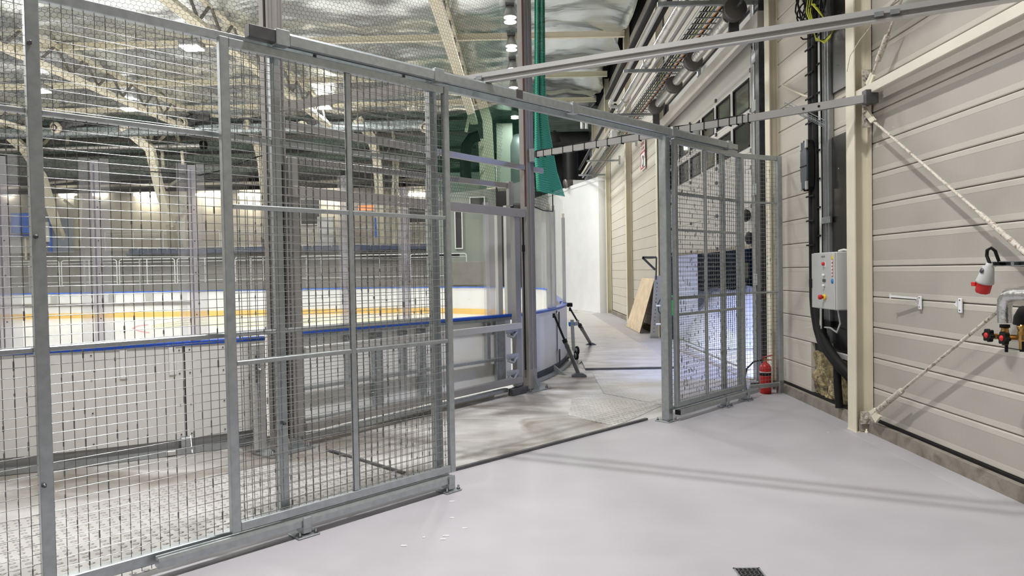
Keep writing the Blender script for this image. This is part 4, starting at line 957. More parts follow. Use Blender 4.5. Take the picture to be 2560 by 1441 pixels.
# ================================================================== SECTIONAL DOOR
t = thing('sectional_door', 'raised panelled overhead door with two rows of windows in the right wall', 'door', (3.5, 13.2, 2))
DX = 3.50; Y0, Y1 = 10.42, 16.35
secs = [(2.0, 2.58), (2.585, 3.165), (3.17, 3.42), (3.42, 4.02), (4.025, 4.62), (4.625, 5.2), (5.205, 5.5)]
DOORM = mat('door skin', (.56, .54, .50), .45, 0, .05, 1)
wy = [10.62+.97*k for k in range(6)]
for i, (z0_, z1_) in enumerate(secs):
    if i in (3, 4):
        wz0, wz1 = (3.50, 3.93) if i == 3 else (4.07, 4.54)
        b = MB(); b.box((DX, Y0, z0_), (DX+.04, Y1, wz0)).box((DX, Y0, wz1), (DX+.04, Y1, z1_)); prev = Y0
        for y in wy: b.box((DX, prev, wz0), (DX+.04, y, wz1)); prev = y+.82
        b.box((DX, prev, wz0), (DX+.04, Y1, wz1)); s_ = b.build('section', DOORM, t)
        for y in wy:
            MB().box((DX+.02, y, wz0), (DX+.026, y+.82, wz1)).build('window_pane', WINGL, s_)
            f = MB(); f.box((DX-.008, y, wz0), (DX+.02, y+.03, wz1)).box((DX-.008, y+.79, wz0), (DX+.02, y+.82, wz1)).box((DX-.008, y, wz0), (DX+.02, y+.82, wz0+.025)).box((DX-.008, y, wz1-.025), (DX+.02, y+.82, wz1)); f.build('window_frame', BLACK, s_)
    else: s_ = MB().bbox((DX, Y0, z0_), (DX+.04, Y1, z1_), .006).build('section', DOORM, t)
    for y in (10.52, 12.4, 14.3, 16.2): MB().bbox((DX-.03, y-.03, z0_-.03), (DX, y+.03, z0_+.03)).build('hinge', DGREY, s_)
MB().bbox((DX-.01, Y0, 1.95), (DX+.05, Y1, 2.0)).build('bottom_seal', mat('timber seal', (.30, .26, .20), .6), t)
for y, z in ((10.62, 2.45), (10.50, 2.1)): MB().lathe((DX-.05, y, z), [(.09, 0), (.10, .03), (.04, .06)], (-1, -.3, 0), 10).build('handle', BLACK, t)
t = thing('door_track', 'dark galvanised vertical door track right of the overhead door', 'track', (3.45, 10.1, 0))
MB().bbox((3.36, 9.80, .0), (3.50, 9.95, 7.6)).build('rail', DGREY, t); MB().bbox((3.42, 9.97, .0), (3.49, 10.33, 7.6)).build('backing', mat('grimy grey track', (.24, .235, .215), .5, .4, .3, 5), t); MB().bbox((3.40, 10.12, 0), (3.43, 10.17, 7.6)).build('lip', GALV, t)
for z in (1.4, 2.7, 3.9, 4.6, 5.6): MB().bbox((3.37, 9.97, z), (3.42, 10.14, z+.16)).build('clamp', GALV, t)
MB().prism([(3.44, 9.6, 4.9), (3.44, 9.95, 4.55), (3.44, 10.3, 4.9)], (-.02, 0, 0)).build('gusset', DGREY, t)
t = thing('door_track', 'dark vertical door track at the left side of the overhead door', 'track', (3.45, 16.4, 0))
MB().bbox((3.36, 16.25, 0), (3.50, 16.42, 5.2)).build('rail', DGREY, t); MB().bbox((3.30, 15.9, 0), (3.36, 16.0, 5.2)).build('lip', BLACK, t)
t = thing('door_shaft', 'overhead door shaft with drums and torsion springs above the door', 'shaft', (3.1, 13, 5.34))
MB().tube([(3.1, 9.7, 5.34), (3.1, 16.1, 5.34)], .02, 10).build('axle', DGREY, t)
for y in (9.95, 12.35, 13.9, 15.75): MB().lathe((3.1, y, 5.34), [(.155, 0), (.165, .02), (.13, .04), (.13, .10), (.165, .12), (.155, .14)], (0, 1, 0), 24).build('drum', mat('brown grey drum', (.15, .14, .13), .5, .4), t)
for y0_, y1_ in ((10.3, 12.2), (12.6, 13.7), (14.1, 15.5)): MB().tube([(3.1, y0_, 5.34), (3.1, y1_, 5.34)], .085, 14).build('spring', LAGG, t)
for y in (10.15, 15.95): MB().bbox((3.05, y-.02, 4.95), (3.2, y+.02, 5.3)).build('bearing_plate', DGREY, t)
tag(MB().bar((3.33, 9.6, 5.06), (3.33, 16.3, 5.02), .10, .22).build('door_header', mat('pale steel header', (.55, .52, .47), .5, .2, .05, 2)), 'pale steel header beam below the door shaft', 'beam')
# yard outside
sp = MB(); NS = 40; vs = []
for i in range(NS+1):
    for j in range(NS+1):
        u = i/NS; v = j/NS; x = 3.75+4.6*u; y = 14.2+4.8*v
        h = 1.35*max(0, min(1, 3.2*v+.0))*max(0, min(1, 5*u+.15))*(.75+.35*float(vn(np.array(x*2), np.array(y*2), 1, 4))) * (1-.35*max(0, (v-.5)*2)) * (.95 if u < .8 else (1-u)*4.7)
        if u < .02: h = 0
        vs.append((x, y, h*(.85+.3*v)))
sp.add(vs, [(i*(NS+1)+j, i*(NS+1)+j+1, (i+1)*(NS+1)+j+1, (i+1)*(NS+1)+j) for i in range(NS) for j in range(NS)], smooth=True)
tag(sp.build('snow_pile', SNOW, recalc=False), 'heap of scraped snow lit blue outside the overhead door', 'snow')
t = thing('shipping_container', 'dark navy steel container behind the snow heap outside the door', 'container', (9, 21.3, 0))
b = MB(); x = 4.95; pf = []
while x < 12.6: pf += [(x, 19.9), (x+.12, 19.9), (x+.16, 19.95), (x+.28, 19.95)]; x += .32
vs = [(a_, b_, z) for z in (.15, 3.2) for a_, b_ in pf]; k = len(pf); b.add(vs, [(i, i+1, k+i+1, k+i) for i in range(k-1)]); b.box((4.95, 19.96, .1), (12.6, 23, 3.25)); b.build('shell', NAVY, t)
MB().bbox((4.85, 19.84, 3.1), (12.7, 19.96, 3.3)).build('top_rail', NAVY, t); MB().bbox((4.85, 19.84, -.012), (12.7, 19.96, .2)).build('bottom_rail', NAVY, t)
MB().box((6.2, 19.82, 1.35), (6.45, 19.84, 1.8)).build('label_plate', mat('pale yellow label', (.6, .6, .35), .5), t)
struct('wall_reveal', MB().box((3.62, 16.3, 0), (4.12, 16.8, 5)), WPAINT)
tag(MB().box((3.8, 15.9, 0), (4.1, 16.1, .16)).build('kerb_block', CONC), 'small brown block lying at the foot of the snow heap', 'block')

# ================================================================== THINGS AT THE RIGHT WALL
# column bracket braces
t = thing('brace_rod', 'cream brace rod with a turnbuckle slanting down to the column foot', 'rod', (3.34, 6.9, .15))
p, q_ = xp(2178, 1040, 3.33), xp(2500, 775, 3.33)
d = (q_-p); q2 = q_+d*.25
MB().tube([p, q2], .013, 10).build('rod', CREAMD, t); MB().tube([p+d*.07, p+d*.30], .026, 12).build('turnbuckle', CREAMD, t)
MB().prism([xp(2172, 1030, 3.32), xp(2188, 1058, 3.32), xp(2200, 1042, 3.32), xp(2184, 1020, 3.32)], (.02, 0, 0)).build('fork', CREAM, t)
t = thing('brace_rod', 'cream brace rod slanting down to the right from the column bracket', 'rod', (3.34, 6.9, 3))
p, q_ = xp(2178, 298, 3.34), xp(2560, 630, 3.34); d = q_-p
MB().tube([p, q_+d*.15], .012, 10).build('rod', CREAMD, t); MB().tube([p+d*.78, q_+d*.15], .020, 10).build('turnbuckle', CREAMD, t)
MB().prism([xp(2163, 290, 3.32), xp(2176, 308, 3.32), xp(2186, 300, 3.32), xp(2168, 276, 3.32)], (.02, 0, 0)).build('fork', CREAM, t)
t = thing('brace_rod', 'cream brace rod with a thick sleeve rising from the column bracket', 'rod', (3.34, 6.9, 3.5))
p, q_ = xp(2170, 215, 3.33), xp(2265, -30, 3.33); d = q_-p
MB().tube([p, q_], .012, 10).build('rod', CREAMD, t); MB().tube([p+d*.28, p+d*.54], .026, 12).build('turnbuckle', CREAMD, t)
MB().prism([xp(2163, 208, 3.32), xp(2172, 222, 3.32), xp(2184, 190, 3.32), xp(2176, 182, 3.32)], (.02, 0, 0)).build('fork', CREAM, t)
tag(MB().tube([xp(2178, 65, 3.3), xp(2150, 100, 3.25), xp(2125, 140, 3.22), xp(2117, 180, 3.22)], .004, 6).build('loose_wire', CREAMD), 'thin pale wire looping over the front column', 'wire')
tag(MB().tube([xp(2190, 52, 3.36), xp(2240, 0, 3.36)], .006, 6).build('loose_wire', CREAMD), 'thin pale wire beside the sleeved brace rod, above the long rail', 'wire')
tag(MB().bbox((3.29, -2, 3.27), (3.37, 6.86, 3.36), .006).build('wall_strut', mat('cream strut', (.70, .655, .565), .5, 0, .05, 3)), 'thick cream hollow strut running to the right from the column bracket', 'beam')
# control box
t = thing('control_box', 'light grey electrical control box with red stop button on the wall', 'box', (3.33, 7.38, 1.2))
MB().bbox((3.20, 7.10, 1.20), (3.42, 7.66, 1.80), .01).build('housing', LGREY, t)
dr_ = MB().bbox((3.182, 7.105, 1.205), (3.20, 7.655, 1.795), .006).build('door', LGREY, t)
def btn(y, z, r, m, nm, h=.02): MB().lathe((3.18, y, z), [(r, 0), (r, h), (r*.7, h+.004)], (-1, 0, 0), 14).build(nm, m, dr_)
MB().box((3.177, 7.30, 1.645), (3.182, 7.36, 1.70)).build('button_plate', BTN, dr_); btn(7.33, 1.68, .020, REDP, 'indicator')
btn(7.33, 1.56, .015, BTN, 'switch'); btn(7.33, 1.45, .015, BTN, 'switch'); MB().bbox((3.17, 7.30, 1.49), (3.182, 7.36, 1.52)).build('selector', DGREY, dr_)
btn(7.32, 1.33, .032, YELB, 'stop_collar', .012); MB().lathe((3.168, 7.33, 1.33), [(.015, 0), (.015, .02), (.026, .022), (.026, .045), (.02, .05)], (-1, 0, 0), 14).build('stop_button', RED, dr_)
MB().bbox((3.165, 7.64, 1.42), (3.20, 7.69, 1.52)).build('lock', BLACK, dr_); MB().box((3.178, 7.32, 1.75), (3.182, 7.40, 1.765)).build('name_plate', STAND, dr_)
MB().prism([(3.179, 7.17, 1.725), (3.179, 7.12, 1.725), (3.179, 7.145, 1.775)], (.003, 0, 0)).build('warning_sticker', YELB, dr_)
SR = mat('sticker white red', (.70, .30, .28), .5)
for k, z in enumerate((1.70, 1.665, 1.63, 1.595, 1.56)):
    MB().lathe((3.181, 7.145, z), [(.017, 0), (.017, .002)], (-1, 0, 0), 16).build('round_sticker', REDP, dr_); MB().lathe((3.179, 7.145, z), [(.0125, 0), (.0125, .002)], (-1, 0, 0), 16).build('round_sticker_face', BTN, dr_)
MB().lathe((3.181, 7.145, 1.50), [(.026, 0), (.026, .003)], (-1, 0, 0), 16).build('mandatory_sticker', BLUES, dr_)
MB().tube([(3.3, 7.25, 1.81), (3.3, 7.15, 1.82), (3.34, 7.12, 1.81)], .012, 8).build('gland', WHITEC, t)
# black vertical trunk
t = thing('conduit_bundle', 'thick black corrugated conduit bundle running down the wall and curving behind the box', 'conduit', (3.38, 8.15, 1))
for y, r in ((8.05, .05), (7.95, .045)): 
    pts = [(3.37, y, 9), (3.37, y, 1.3), (3.37, y-.03, 1.12), (3.36, y-.12, .95), (3.34, y-.26, .82), (3.33, y-.48, .70), (3.34, y-.72, .58), (3.40, y-.82, .48), (3.46, y-.84, .36)]
    MB().tube(pts, r, 12).build('conduit', BLACK, t)
MB().bbox((3.415, 7.90, 1.1), (3.449, 8.16, 9), .005).build('backing', BLACK, t)
b = MB(); 
for z in np.arange(1.9, 8, .28): b.bar((3.315, 8.11, z), (3.315, 7.9, z), .010, .018)
b.build('ties', BLACK, t, kind='stuff')
t = thing('cable_tray', 'slim galvanised cable tray standing vertically beside the black conduits', 'tray', (3.4, 7.88, 1))
MB().bbox((3.40, 7.67, .80), (3.445, 7.83, 9), .004).build('tray', ALU, t)
for y in (7.67, 7.745, 7.82): MB().box((3.385, y, .80), (3.402, y+.010, 9)).build('rib', GALV, t)
for z in (2.13, .98): MB().bbox((3.37, 7.62, z), (3.40, 7.86, z+.07)).build('clamp', GALV if z > 2 else BLACK, t)
t = thing('white_cables', 'pair of white cables tied down the wall between conduit and tray', 'cable', (3.37, 7.99, 2))
for y in (7.845, 7.868): MB().tube([(3.37, y+.006*math.sin(z*2.1), z) for z in np.arange(8.5, 1.0, -.25)]+[(3.33, y-.08, .86), (3.36, y-.1, .75)], .009, 8).build('cable', WHITEC, t)
b = MB()
for z in np.arange(2.0, 6.5, .32): b.bar((3.355, 7.90, z), (3.355, 7.82, z), .010, .018)
b.build('ties', BLACK, t, kind='stuff')
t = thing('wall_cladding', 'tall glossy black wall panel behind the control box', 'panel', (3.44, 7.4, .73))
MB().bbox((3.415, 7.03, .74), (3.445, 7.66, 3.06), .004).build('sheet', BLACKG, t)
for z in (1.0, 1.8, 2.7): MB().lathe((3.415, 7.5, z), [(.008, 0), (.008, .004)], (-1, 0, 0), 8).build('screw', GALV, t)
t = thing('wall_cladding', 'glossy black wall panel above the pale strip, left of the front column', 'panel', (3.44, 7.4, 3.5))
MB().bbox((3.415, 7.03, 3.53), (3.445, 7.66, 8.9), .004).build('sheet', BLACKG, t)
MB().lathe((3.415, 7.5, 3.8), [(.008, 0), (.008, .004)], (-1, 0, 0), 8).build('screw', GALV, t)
tag(MB().bbox((3.39, 7.03, .66), (3.44, 7.86, .72), .004).build('sill_strip', ALUL), 'pale sill strip below the tall black panel', 'strip')
# insulation hole
h = MB(); n = 26; vs = []
for i in range(n+1):
    for j in range(n+1):
        y = 7.15+1.17*i/n; z = .13+.53*j/n; r_ = float(vn(np.array(y*9), np.array(z*9+3), 1, 6)); r2 = float(vn(np.array(y*23), np.array(z*23+3), 1, 8))
        vs.append((3.53-(.13 if 0 < i < n and 0 < j < n else 0)*(r_*.7+r2*.3), y, z))
h.add(vs, [(i*(n+1)+j, i*(n+1)+j+1, (i+1)*(n+1)+j+1, (i+1)*(n+1)+j) for i in range(n) for j in range(n)])
tag(h.build('torn_insulation', WOOL, recalc=False), 'torn brown mineral wool exposed in the wall below the control box', 'insulation')
tag(MB().tube([(3.36, 7.45, .62), (3.35, 7.42, .4), (3.36, 7.40, .14)], .04, 10).build('black_pipe', BLACK), 'short black pipe going down through the torn wall insulation', 'pipe')
tag(MB().tube([(3.33, 7.35, 1.19), (3.33, 7.30, 1.05), (3.33, 7.38, .95), (3.36, 7.6, .98), (3.38, 7.8, .97)], .010, 8).build('white_cable', WHITEC), 'white cable looping below the control box to the tray', 'cable')
# cable knot at the top
t = thing('cable_coil', 'tangled black and yellow-green cable loops hanging at the top of the conduits', 'cables', (3.25, 7.9, 4.4))
for k in range(16):
    a0 = random.uniform(0, 6.28); cy = 7.85+random.uniform(-.18, .18); rr = random.uniform(.10, .26); zz = 4.35+random.uniform(0, .6)
    pts = [(3.26+.05*math.sin(a*2+k), cy+rr*math.cos(a+a0), zz+rr*1.3*math.sin(a+a0)) for a in np.linspace(0, 5.6, 16)]
    MB().tube(pts, .009, 6).build('loop', BLACK, t)
for k in range(4):
    pts = [xp(x, y, 3.2+.01*k) for x, y in ((2022+6*k, -20), (2016+5*k, 30), (2028+3*k, 62), (2040, 95+3*k), (2062, 108-3*k), (2076, 92-2*k), (2082+2*k, 75), (2060, 45), (2030+3*k, 10))]
    MB().tube(pts, .007, 6).build('earth_loop', YGC if k < 3 else BLACK, t)
for k in range(10): MB().tube([(3.30, 7.75+.03*k, 5.5), (3.28+.02*math.sin(k), 7.72+.035*k, 4.9), (3.30, 7.76+.02*k, 4.3)], .010, 6).build('strand', BLACK, t)
# wire basket tray bridging
t = thing('wire_basket_tray', 'small wire basket tray bridging from the cable rail to the conduits', 'tray', xp(2010, 290, 3.3))
a, c = xp(1962, 268, 2.95), xp(2058, 318, 3.33)
for dx, dz in ((0, 0), (0, .05), (.08, 0), (.08, .05), (.04, 0)): MB().tube([a+np.array([dx, dx*.4, dz]), c+np.array([0, -dx*.9, dz])], .004, 6).build('wire', GALV, t)
for k in range(9):
    u = k/8; p = a+(c-a)*u; MB().tube([p+np.array([0, 0, .05]), p, p+np.array([.08*(1-u), .03-dx*u, 0]), p+np.array([.08*(1-u), .03-dx*u, .05])], .003, 5).build('hoop', GALV, t)
tag(MB().tube([xp(1955, 212, 3.4), xp(1985, 228, 3.38), xp(2012, 240, 3.38), xp(2032, 243, 3.38)], .013, 8).build('wall_cable', CREAM), 'cream cable sagging across the wall to the conduits', 'cable')
# grey capsule on wall
t = thing('cable_closure', 'slate grey elongated cable closure mounted beside the black conduits', 'box', (3.3, 8.45, 2.8))
prof = [(-.09, 2.56), (-.045, 2.52), (.045, 2.52), (.09, 2.57), (.105, 2.70), (.105, 2.95), (.085, 3.05), (.045, 3.10), (-.045, 3.10), (-.085, 3.05), (-.105, 2.95), (-.105, 2.70)]
MB().prism([(3.262, 8.0+a_, b_) for a_, b_ in prof], (.06, 0, 0)).build('shell', BLACK, t); MB().prism([(3.245, 8.01+a_*.84, 2.81+(b_-2.81)*.90) for a_, b_ in prof], (.02, 0, 0)).build('cover', SLATE, t)
for y, z in ((8.08, 3.04), (7.93, 3.05), (8.08, 2.58), (7.93, 2.58)): MB().bbox((3.235, y-.022, z-.05), (3.26, y+.018, z+.045)).build('clip', ALUL, t)
MB().box((3.238, 7.92, 2.80), (3.246, 8.10, 2.808)).build('seam', BLACK, t)
# CEE socket & rail
t = thing('power_socket', 'white and red industrial power coupler hanging on a black lead from the wall rail', 'socket', xp(2470, 680, 3.2))
ax = np.array([-.0, .38, -1.0]); ax /= np.linalg.norm(ax); top = xp(2474, 658, 3.22)
MB().lathe(top, [(.020, 0), (.022, .02), (.034, .03), (.052, .12), (.056, .135), (.056, .145)], ax, 20).build('body', LGREY, t)
MB().lathe(top, [(.046, .145), (.048, .15), (.046, .215), (.040, .22)], ax, 8).build('shroud', REDP, t)
MB().bbox(top+ax*.14+np.array([-.05, .035, -.03]), top+ax*.14+np.array([.03, .075, .0])).build('latch', REDP, t)
MB().lathe(top+ax*.055+np.array([-.04, 0, 0]), [(.018, 0), (.018, .004)], (-1, 0, .2), 10).build('name_plate', DGREY, t)
cpts = [top, xp(2467, 640, 3.22), xp(2468, 626, 3.22), xp(2478, 620, 3.22), xp(2488, 628, 3.25), xp(2494, 645, 3.3), xp(2500, 660, 3.33), xp(2520, 662, 3.36), xp(2600, 664, 3.36)]
MB().tube(cpts, .011, 10).build('lead', BLACK, t)
t = thing('strut_rail', 'short galvanised strut rail holding the coupler lead at the right edge', 'rail', xp(2530, 660, 3.3))
p, q_ = xp(2476, 662, 3.33), xp(2600, 660, 3.33)
MB().bar(p+np.array([0, 0, .02]), q_+np.array([0, 0, .02]), .04, .006).build('channel', GALV, t); MB().bar(p+np.array([0, 0, -.01]), q_+np.array([0, 0, -.01]), .04, .006).build('channel', GALV, t); MB().bar(p+np.array([.02, 0, .005]), q_+np.array([.02, 0, .005]), .004, .03).build('web', DGREY, t)
for k in (0, .5, .9): MB().bar(p+(q_-p)*k, p+(q_-p)*(k+.06), .042, .032).build('clip', GALV, t)
# lagged pipes and valves
t = thing('valve_pipe', 'foil lagged pipe elbow with brass valves and red black handwheels at the right edge', 'pipe', xp(2512, 800, 3.25))
X0 = 3.22
pts = [xp(2512, 808, X0), xp(2511, 775, X0), xp(2513, 752, X0), xp(2522, 741, X0), xp(2536, 737, X0), xp(2620, 735, X0)]
MB().tube(pts, .043, 18, rs=[.042, .043, .046, .047, .044, .043]).build('lagging', LAGG, t)
c_ = xp(2512, 812, X0); MB().lathe(c_, [(.030, 0), (.030, .02)], (0, 0, -1), 14).build('collar', BLACK, t)
MB().lathe(c_+np.array([0, 0, -.02]), [(.026, 0), (.020, .01), (.024, .02), (.024, .045), (.017, .05), (.017, .12)], (0, 0, -1), 6).build('union', BRASS, t)
c2 = xp(2555, 812, X0); MB().tube([xp(2550, 812, X0), xp(2552, 795, X0), xp(2560, 780, X0), xp(2600, 776, X0)], .040, 14).build('bend', BLACK, t)
MB().lathe(c2, [(.028, 0), (.028, .03), (.022, .035), (.026, .05), (.026, .10), (.018, .11), (.018, .16)], (0, 0, -1), 8).build('union', BRASS, t)
MB().bar(xp(2490, 842, X0), xp(2600, 846, X0), .034, .034).build('manifold', BRASS, t)
for px, py in ((2477, 839), (2516, 846)):
    c_ = xp(px, py, X0-.05); hw = MB(); pr = []
    k = 24; ring = [(.040+.005*(1 if i % 4 < 2 else -1)) for i in range(k)]
    vs = [c_+np.array([dx_, math.cos(2*math.pi*i/k)*ring[i], math.sin(2*math.pi*i/k)*ring[i]]) for dx_ in (0, -.03) for i in range(k)]
    hw.add(vs, [tuple(range(k)), tuple(range(2*k-1, k-1, -1))]+[(i, (i+1) % k, k+(i+1) % k, k+i) for i in range(k)]); hb = hw.build('handwheel', BLACK, t)
    MB().lathe(c_+np.array([-.03, 0, 0]), [(.020, 0), (.018, .006)], (-1, 0, 0), 14).build('badge', REDP, hb); MB().tube([c_, c_+np.array([.05, 0, 0])], .012, 8).build('stem', BRASS, hb)
c_ = xp(2516, 862, X0-.02); MB().tube([c_+np.array([0, 0, .03]), c_+np.array([0, 0, -.05])], .010, 8).build('drain_stub', BLACK, t)
MB().tube([xp(2556, 835, X0), xp(2556, 880, X0)], .016, 8).build('down_pipe', BLACK, t)
# little white hinges on wall
for px, py, lb in ((2302, 755, 'with an empty stay arm, left of its twin'), (2403, 762, 'right of its twin')):
    c_ = xp(px, py, 3.44); t = thing('wall_hook', 'small white metal wall hook %s' % lb, 'hook', c_)
    MB().bbox(c_+np.array([-.012, -.022, -.065]), c_+np.array([.0, .022, .05])).build('plate', WPAINT, t); MB().prism([c_+np.array([-.012, .02, -.02]), c_+np.array([-.012, .055, .0]), c_+np.array([-.012, .02, .03])], (-.01, 0, 0)).build('lug', WPAINT, t)
    for z in (-.045, .035): MB().lathe(c_+np.array([-.012, 0, z]), [(.006, 0), (.006, .003)], (-1, 0, 0), 8).build('screw', DGREY, t)
    if 'stay' in lb:
        MB().bar(c_+np.array([-.03, 0, .03]), xp(2226, 741, 3.36), .012, .016).build('stay_arm', WPAINT, t); MB().bar(xp(2226, 734, 3.36), xp(2226, 748, 3.36), .01, .01).build('stay_tip', WPAINT, t)
# extinguisher
p = np.array([3.17, 9.10, 0]); t = thing('fire_extinguisher', 'red fire extinguisher on the floor behind the short mesh panel', 'extinguisher', p)
MB().lathe(p, [(.062, .0), (.075, .01), (.075, .32), (.070, .355), (.05, .385), (.026, .405), (.022, .42)], (0, 0, 1), 24).build('body', RED, t)
MB().lathe(p, [(.0765, .24), (.0765, .275)], (0, 0, 1), 24).build('label_band', BLACK, t); MB().lathe(p, [(.077, .278), (.077, .29)], (0, 0, 1), 24).build('white_band', BTN, t)
MB().tube([p+np.array([0, 0, .41]), p+np.array([0, 0, .46])], .022, 12).build('valve', BRASS, t)
MB().bar(p+np.array([-.04, 0, .47]), p+np.array([.10, .02, .50]), .02, .012).build('lever', RED, t); MB().bar(p+np.array([-.04, 0, .445]), p+np.array([.09, .02, .435]), .02, .012).build('grip', RED, t)
MB().tube([p+np.array([-.03, 0, .44]), p+np.array([-.16, -.02, .42]), p+np.array([-.25, -.02, .33]), p+np.array([-.27, -.02, .22]), p+np.array([-.26, -.02, .04])], .011, 8).build('hose', BLACK, t)
tag(MB().bar((2.95, 9.45, .02), (3.17, 9.9, 1.45), .025, .025).build('leaning_pole', mat('rusty pole', (.2, .12, .08), .7)), 'thin rusty pole leaning beside the dark door track', 'pole')
tag(MB().bbox((3.1, 9.35, .0), (3.36, 9.5, .08), .01).build('black_pedal', BLACK), 'black lump of rubber on the floor right of the extinguisher', 'rubber')
# plywood and leaning angle, bracket
t = thing('plywood_sheet', 'plywood sheet leaning on the far panelled wall', 'board', (3.15, 19, 0))
MB().prism([(3.02, 20.3, .01), (3.02, 17.95, .01), (3.40, 17.85, 1.42), (3.40, 19.7, 1.42)], (.02, 0, .003)).build('sheet', TIMBER, t); MB().prism([(3.015, 17.94, .01), (3.04, 17.94, .01), (3.425, 17.84, 1.42), (3.40, 17.84, 1.42)], (0, -.012, 0)).build('edge', mat('dark ply edge', (.1, .07, .05), .8), t)
t = thing('leaning_angle', 'perforated steel angle leaning left of the jamb post with a holed face', 'angle', (3.1, 16.4, 0))
a_, c_ = zp(1636, 845), yp(1647, 690, 16.4)
MB().bar(a_+np.array([0, 0, .03]), c_, .20, .03, up=(0, 1, 0)).build('angle', ALUL, t); MB().bbox(a_+np.array([-.12, -.1, 0]), a_+np.array([.16, .1, .04])).build('foot', GALV, t)
for k in range(14): MB().lathe(a_+(c_-a_)*(.1+.06*k)+np.array([-.03, -.03, 0]), [(.012, 0), (.012, .004)], (0, -1, 0), 8).build('hole', DGREY, t)
t = thing('triangular_bracket', 'grey triangular bracket sticking out left of the jamb post', 'bracket', yp(1640, 660, 16.2))
Yb = 16.15; A_, B_, C_ = yp(1606, 644, Yb), yp(1641, 644, Yb), yp(1640, 700, Yb)
MB().bar(A_, B_, .03, .05, up=(0, 0, 1)).build('arm', DGREY, t); MB().bar(B_, C_, .05, .03).build('upright', DGREY, t); MB().bar(A_, yp(1638, 675, Yb), .03, .05).build('strut', DGREY, t)
# valve/hose piece left of post
t = thing('wall_socket_unit', 'dark blue cable loop and pegs on the leaning angle just left of the jamb post', 'cable', yp(1650, 770, 15.5))
MB().tube([yp(1652, 747, 15.5), yp(1645, 760, 15.5), yp(1646, 778, 15.5), yp(1655, 790, 15.5)], .012, 8).build('loop', NAVY, t)
for y in (765, 811): MB().tube([yp(1640, y, 15.4), yp(1662, y, 15.4)], .02, 8).build('peg', BTN, t)
tag(MB().bbox(yp(1674, 790, 15.2), yp(1690, 738, 15.5), .02).build('green_bin', GREEN), 'green plastic bin seen through mesh right of the jamb post', 'bin')
# sign on the far wall
S = 3.40; t = thing('warning_sign', 'white warning sign with red lettering high on the wall left of the jamb post', 'sign', (S, 19.3, 4.5))
MB().bbox((S, 18.95, 4.42), (S+.01, 19.65, 5.22), .003).build('plate', BTN, t)
def red(a, c, m=None): MB().box((S-.004, 18.95+a[0], 4.42+a[1]), (S, 18.95+c[0], 4.42+c[1])).build('mark', m or mat('sign red', (.50, .03, .05), .5), t)
red((.0, .28), (.06, .50)); red((.64, .05), (.70, .50)); red((.0, .46), (.70, .52)); red((.06, .04), (.64, .08))
MB().lathe((S-.002, 19.28, 4.66), [(.16, 0), (.16, .003)], (-1, 0, 0), 20).build('ring', DGREY, t); MB().lathe((S-.005, 19.28, 4.66), [(.115, 0), (.115, .003)], (-1, 0, 0), 20).build('disc', BTN, t)
def text(body, loc, rot, size, m, parent, nm='lettering'):
    cu = bpy.data.curves.new(nm, 'FONT'); cu.body = body; cu.size = size; cu.extrude = .001; cu.align_x = 'CENTER'
    o = bpy.data.objects.new(nm, cu); COL.objects.link(o); cu.materials.append(m)
    bpy.context.view_layer.update(); dg = bpy.context.evaluated_depsgraph_get(); me = bpy.data.meshes.new_from_object(o.evaluated_get(dg)); bpy.data.objects.remove(o)
    o = bpy.data.objects.new(nm, me); COL.objects.link(o); o.parent = parent
    R = ROOT.get(parent, Matrix.Identity(4)); from mathutils import Euler
    o.matrix_basis = R.inverted() @ Matrix.Translation(Vector(loc)) @ Euler(rot).to_matrix().to_4x4(); return o
SGN = mat('sign red', (.50, .03, .05), .5)
text('DEFENSE', (S-.003, 19.3, 5.09), (math.pi/2, 0, -math.pi/2), .14, SGN, t)
text("D'ENTRER", (S-.003, 19.3, 4.97), (math.pi/2, 0, -math.pi/2), .12, SGN, t)

# ================================================================== RINK PROPS, MATS, DRAIN
def prop(label, top, col_, foot, head_col=DGREY):
    t = thing('push_pull_prop', label, 'prop', foot)
    top = np.array(top, float); foot = np.array(foot, float)+np.array([0, 0, .03]); d = top-foot
    MB().bar(foot, foot+d*.58, .05, .05).build('outer_tube', DGREY, t); MB().tube([foot+d*.56, top], .018, 10).build('inner_rod', BLACK, t)
    MB().bar(foot+d*.54, foot+d*.60, .062, .062).build('collar', BLACK, t); MB().bar(foot+d*.45, foot+d*.50, .058, .058).build('clip', DGREY, t)
    MB().bbox(top-np.array([.03, .03, .03]), top+np.array([.01, .03, .04])).build('head', BLACK, t)
    f = foot-np.array([0, 0, .03]); MB().prism([f+np.array([-.11, -.05, 0]), f+np.array([.12, -.05, 0]), f+np.array([.12, -.05, .018]), f+np.array([.05, -.05, .055]), f+np.array([-.04, -.05, .055]), f+np.array([-.11, -.05, .018])], (0, .12, 0)).build('foot', SLATE, t)
prop('dark telescopic prop from the curved board down to the concrete, nearer one', (.50, 10.90, .95), None, zp(1447, 942), None)
prop('dark telescopic prop behind the trolley wheels, farther one', (.90, 13.0, .93), None, zp(1477, 864))
t = thing('jack_wheel_trolley', 'galvanised jockey wheel unit with two rubber wheels at the board end', 'trolley', zp(1440, 895))
Yt_ = 12.9; g = zp(1442, 903)
base = yp(1430, 800, Yt_)
MB().bar(yp(1430, 800, Yt_), yp(1434, 875, Yt_), .10, .06).build('leg', GALV, t); MB().bar(yp(1422, 812, Yt_), yp(1445, 809, Yt_), .07, .07).build('clamp', GALV, t)
MB().bbox(yp(1422, 815, Yt_-.05), yp(1436, 805, Yt_+.05)).build('block', BLUES, t); MB().bar(yp(1441, 808, Yt_), yp(1447, 801, Yt_), .03, .03).build('handle', GALV, t)
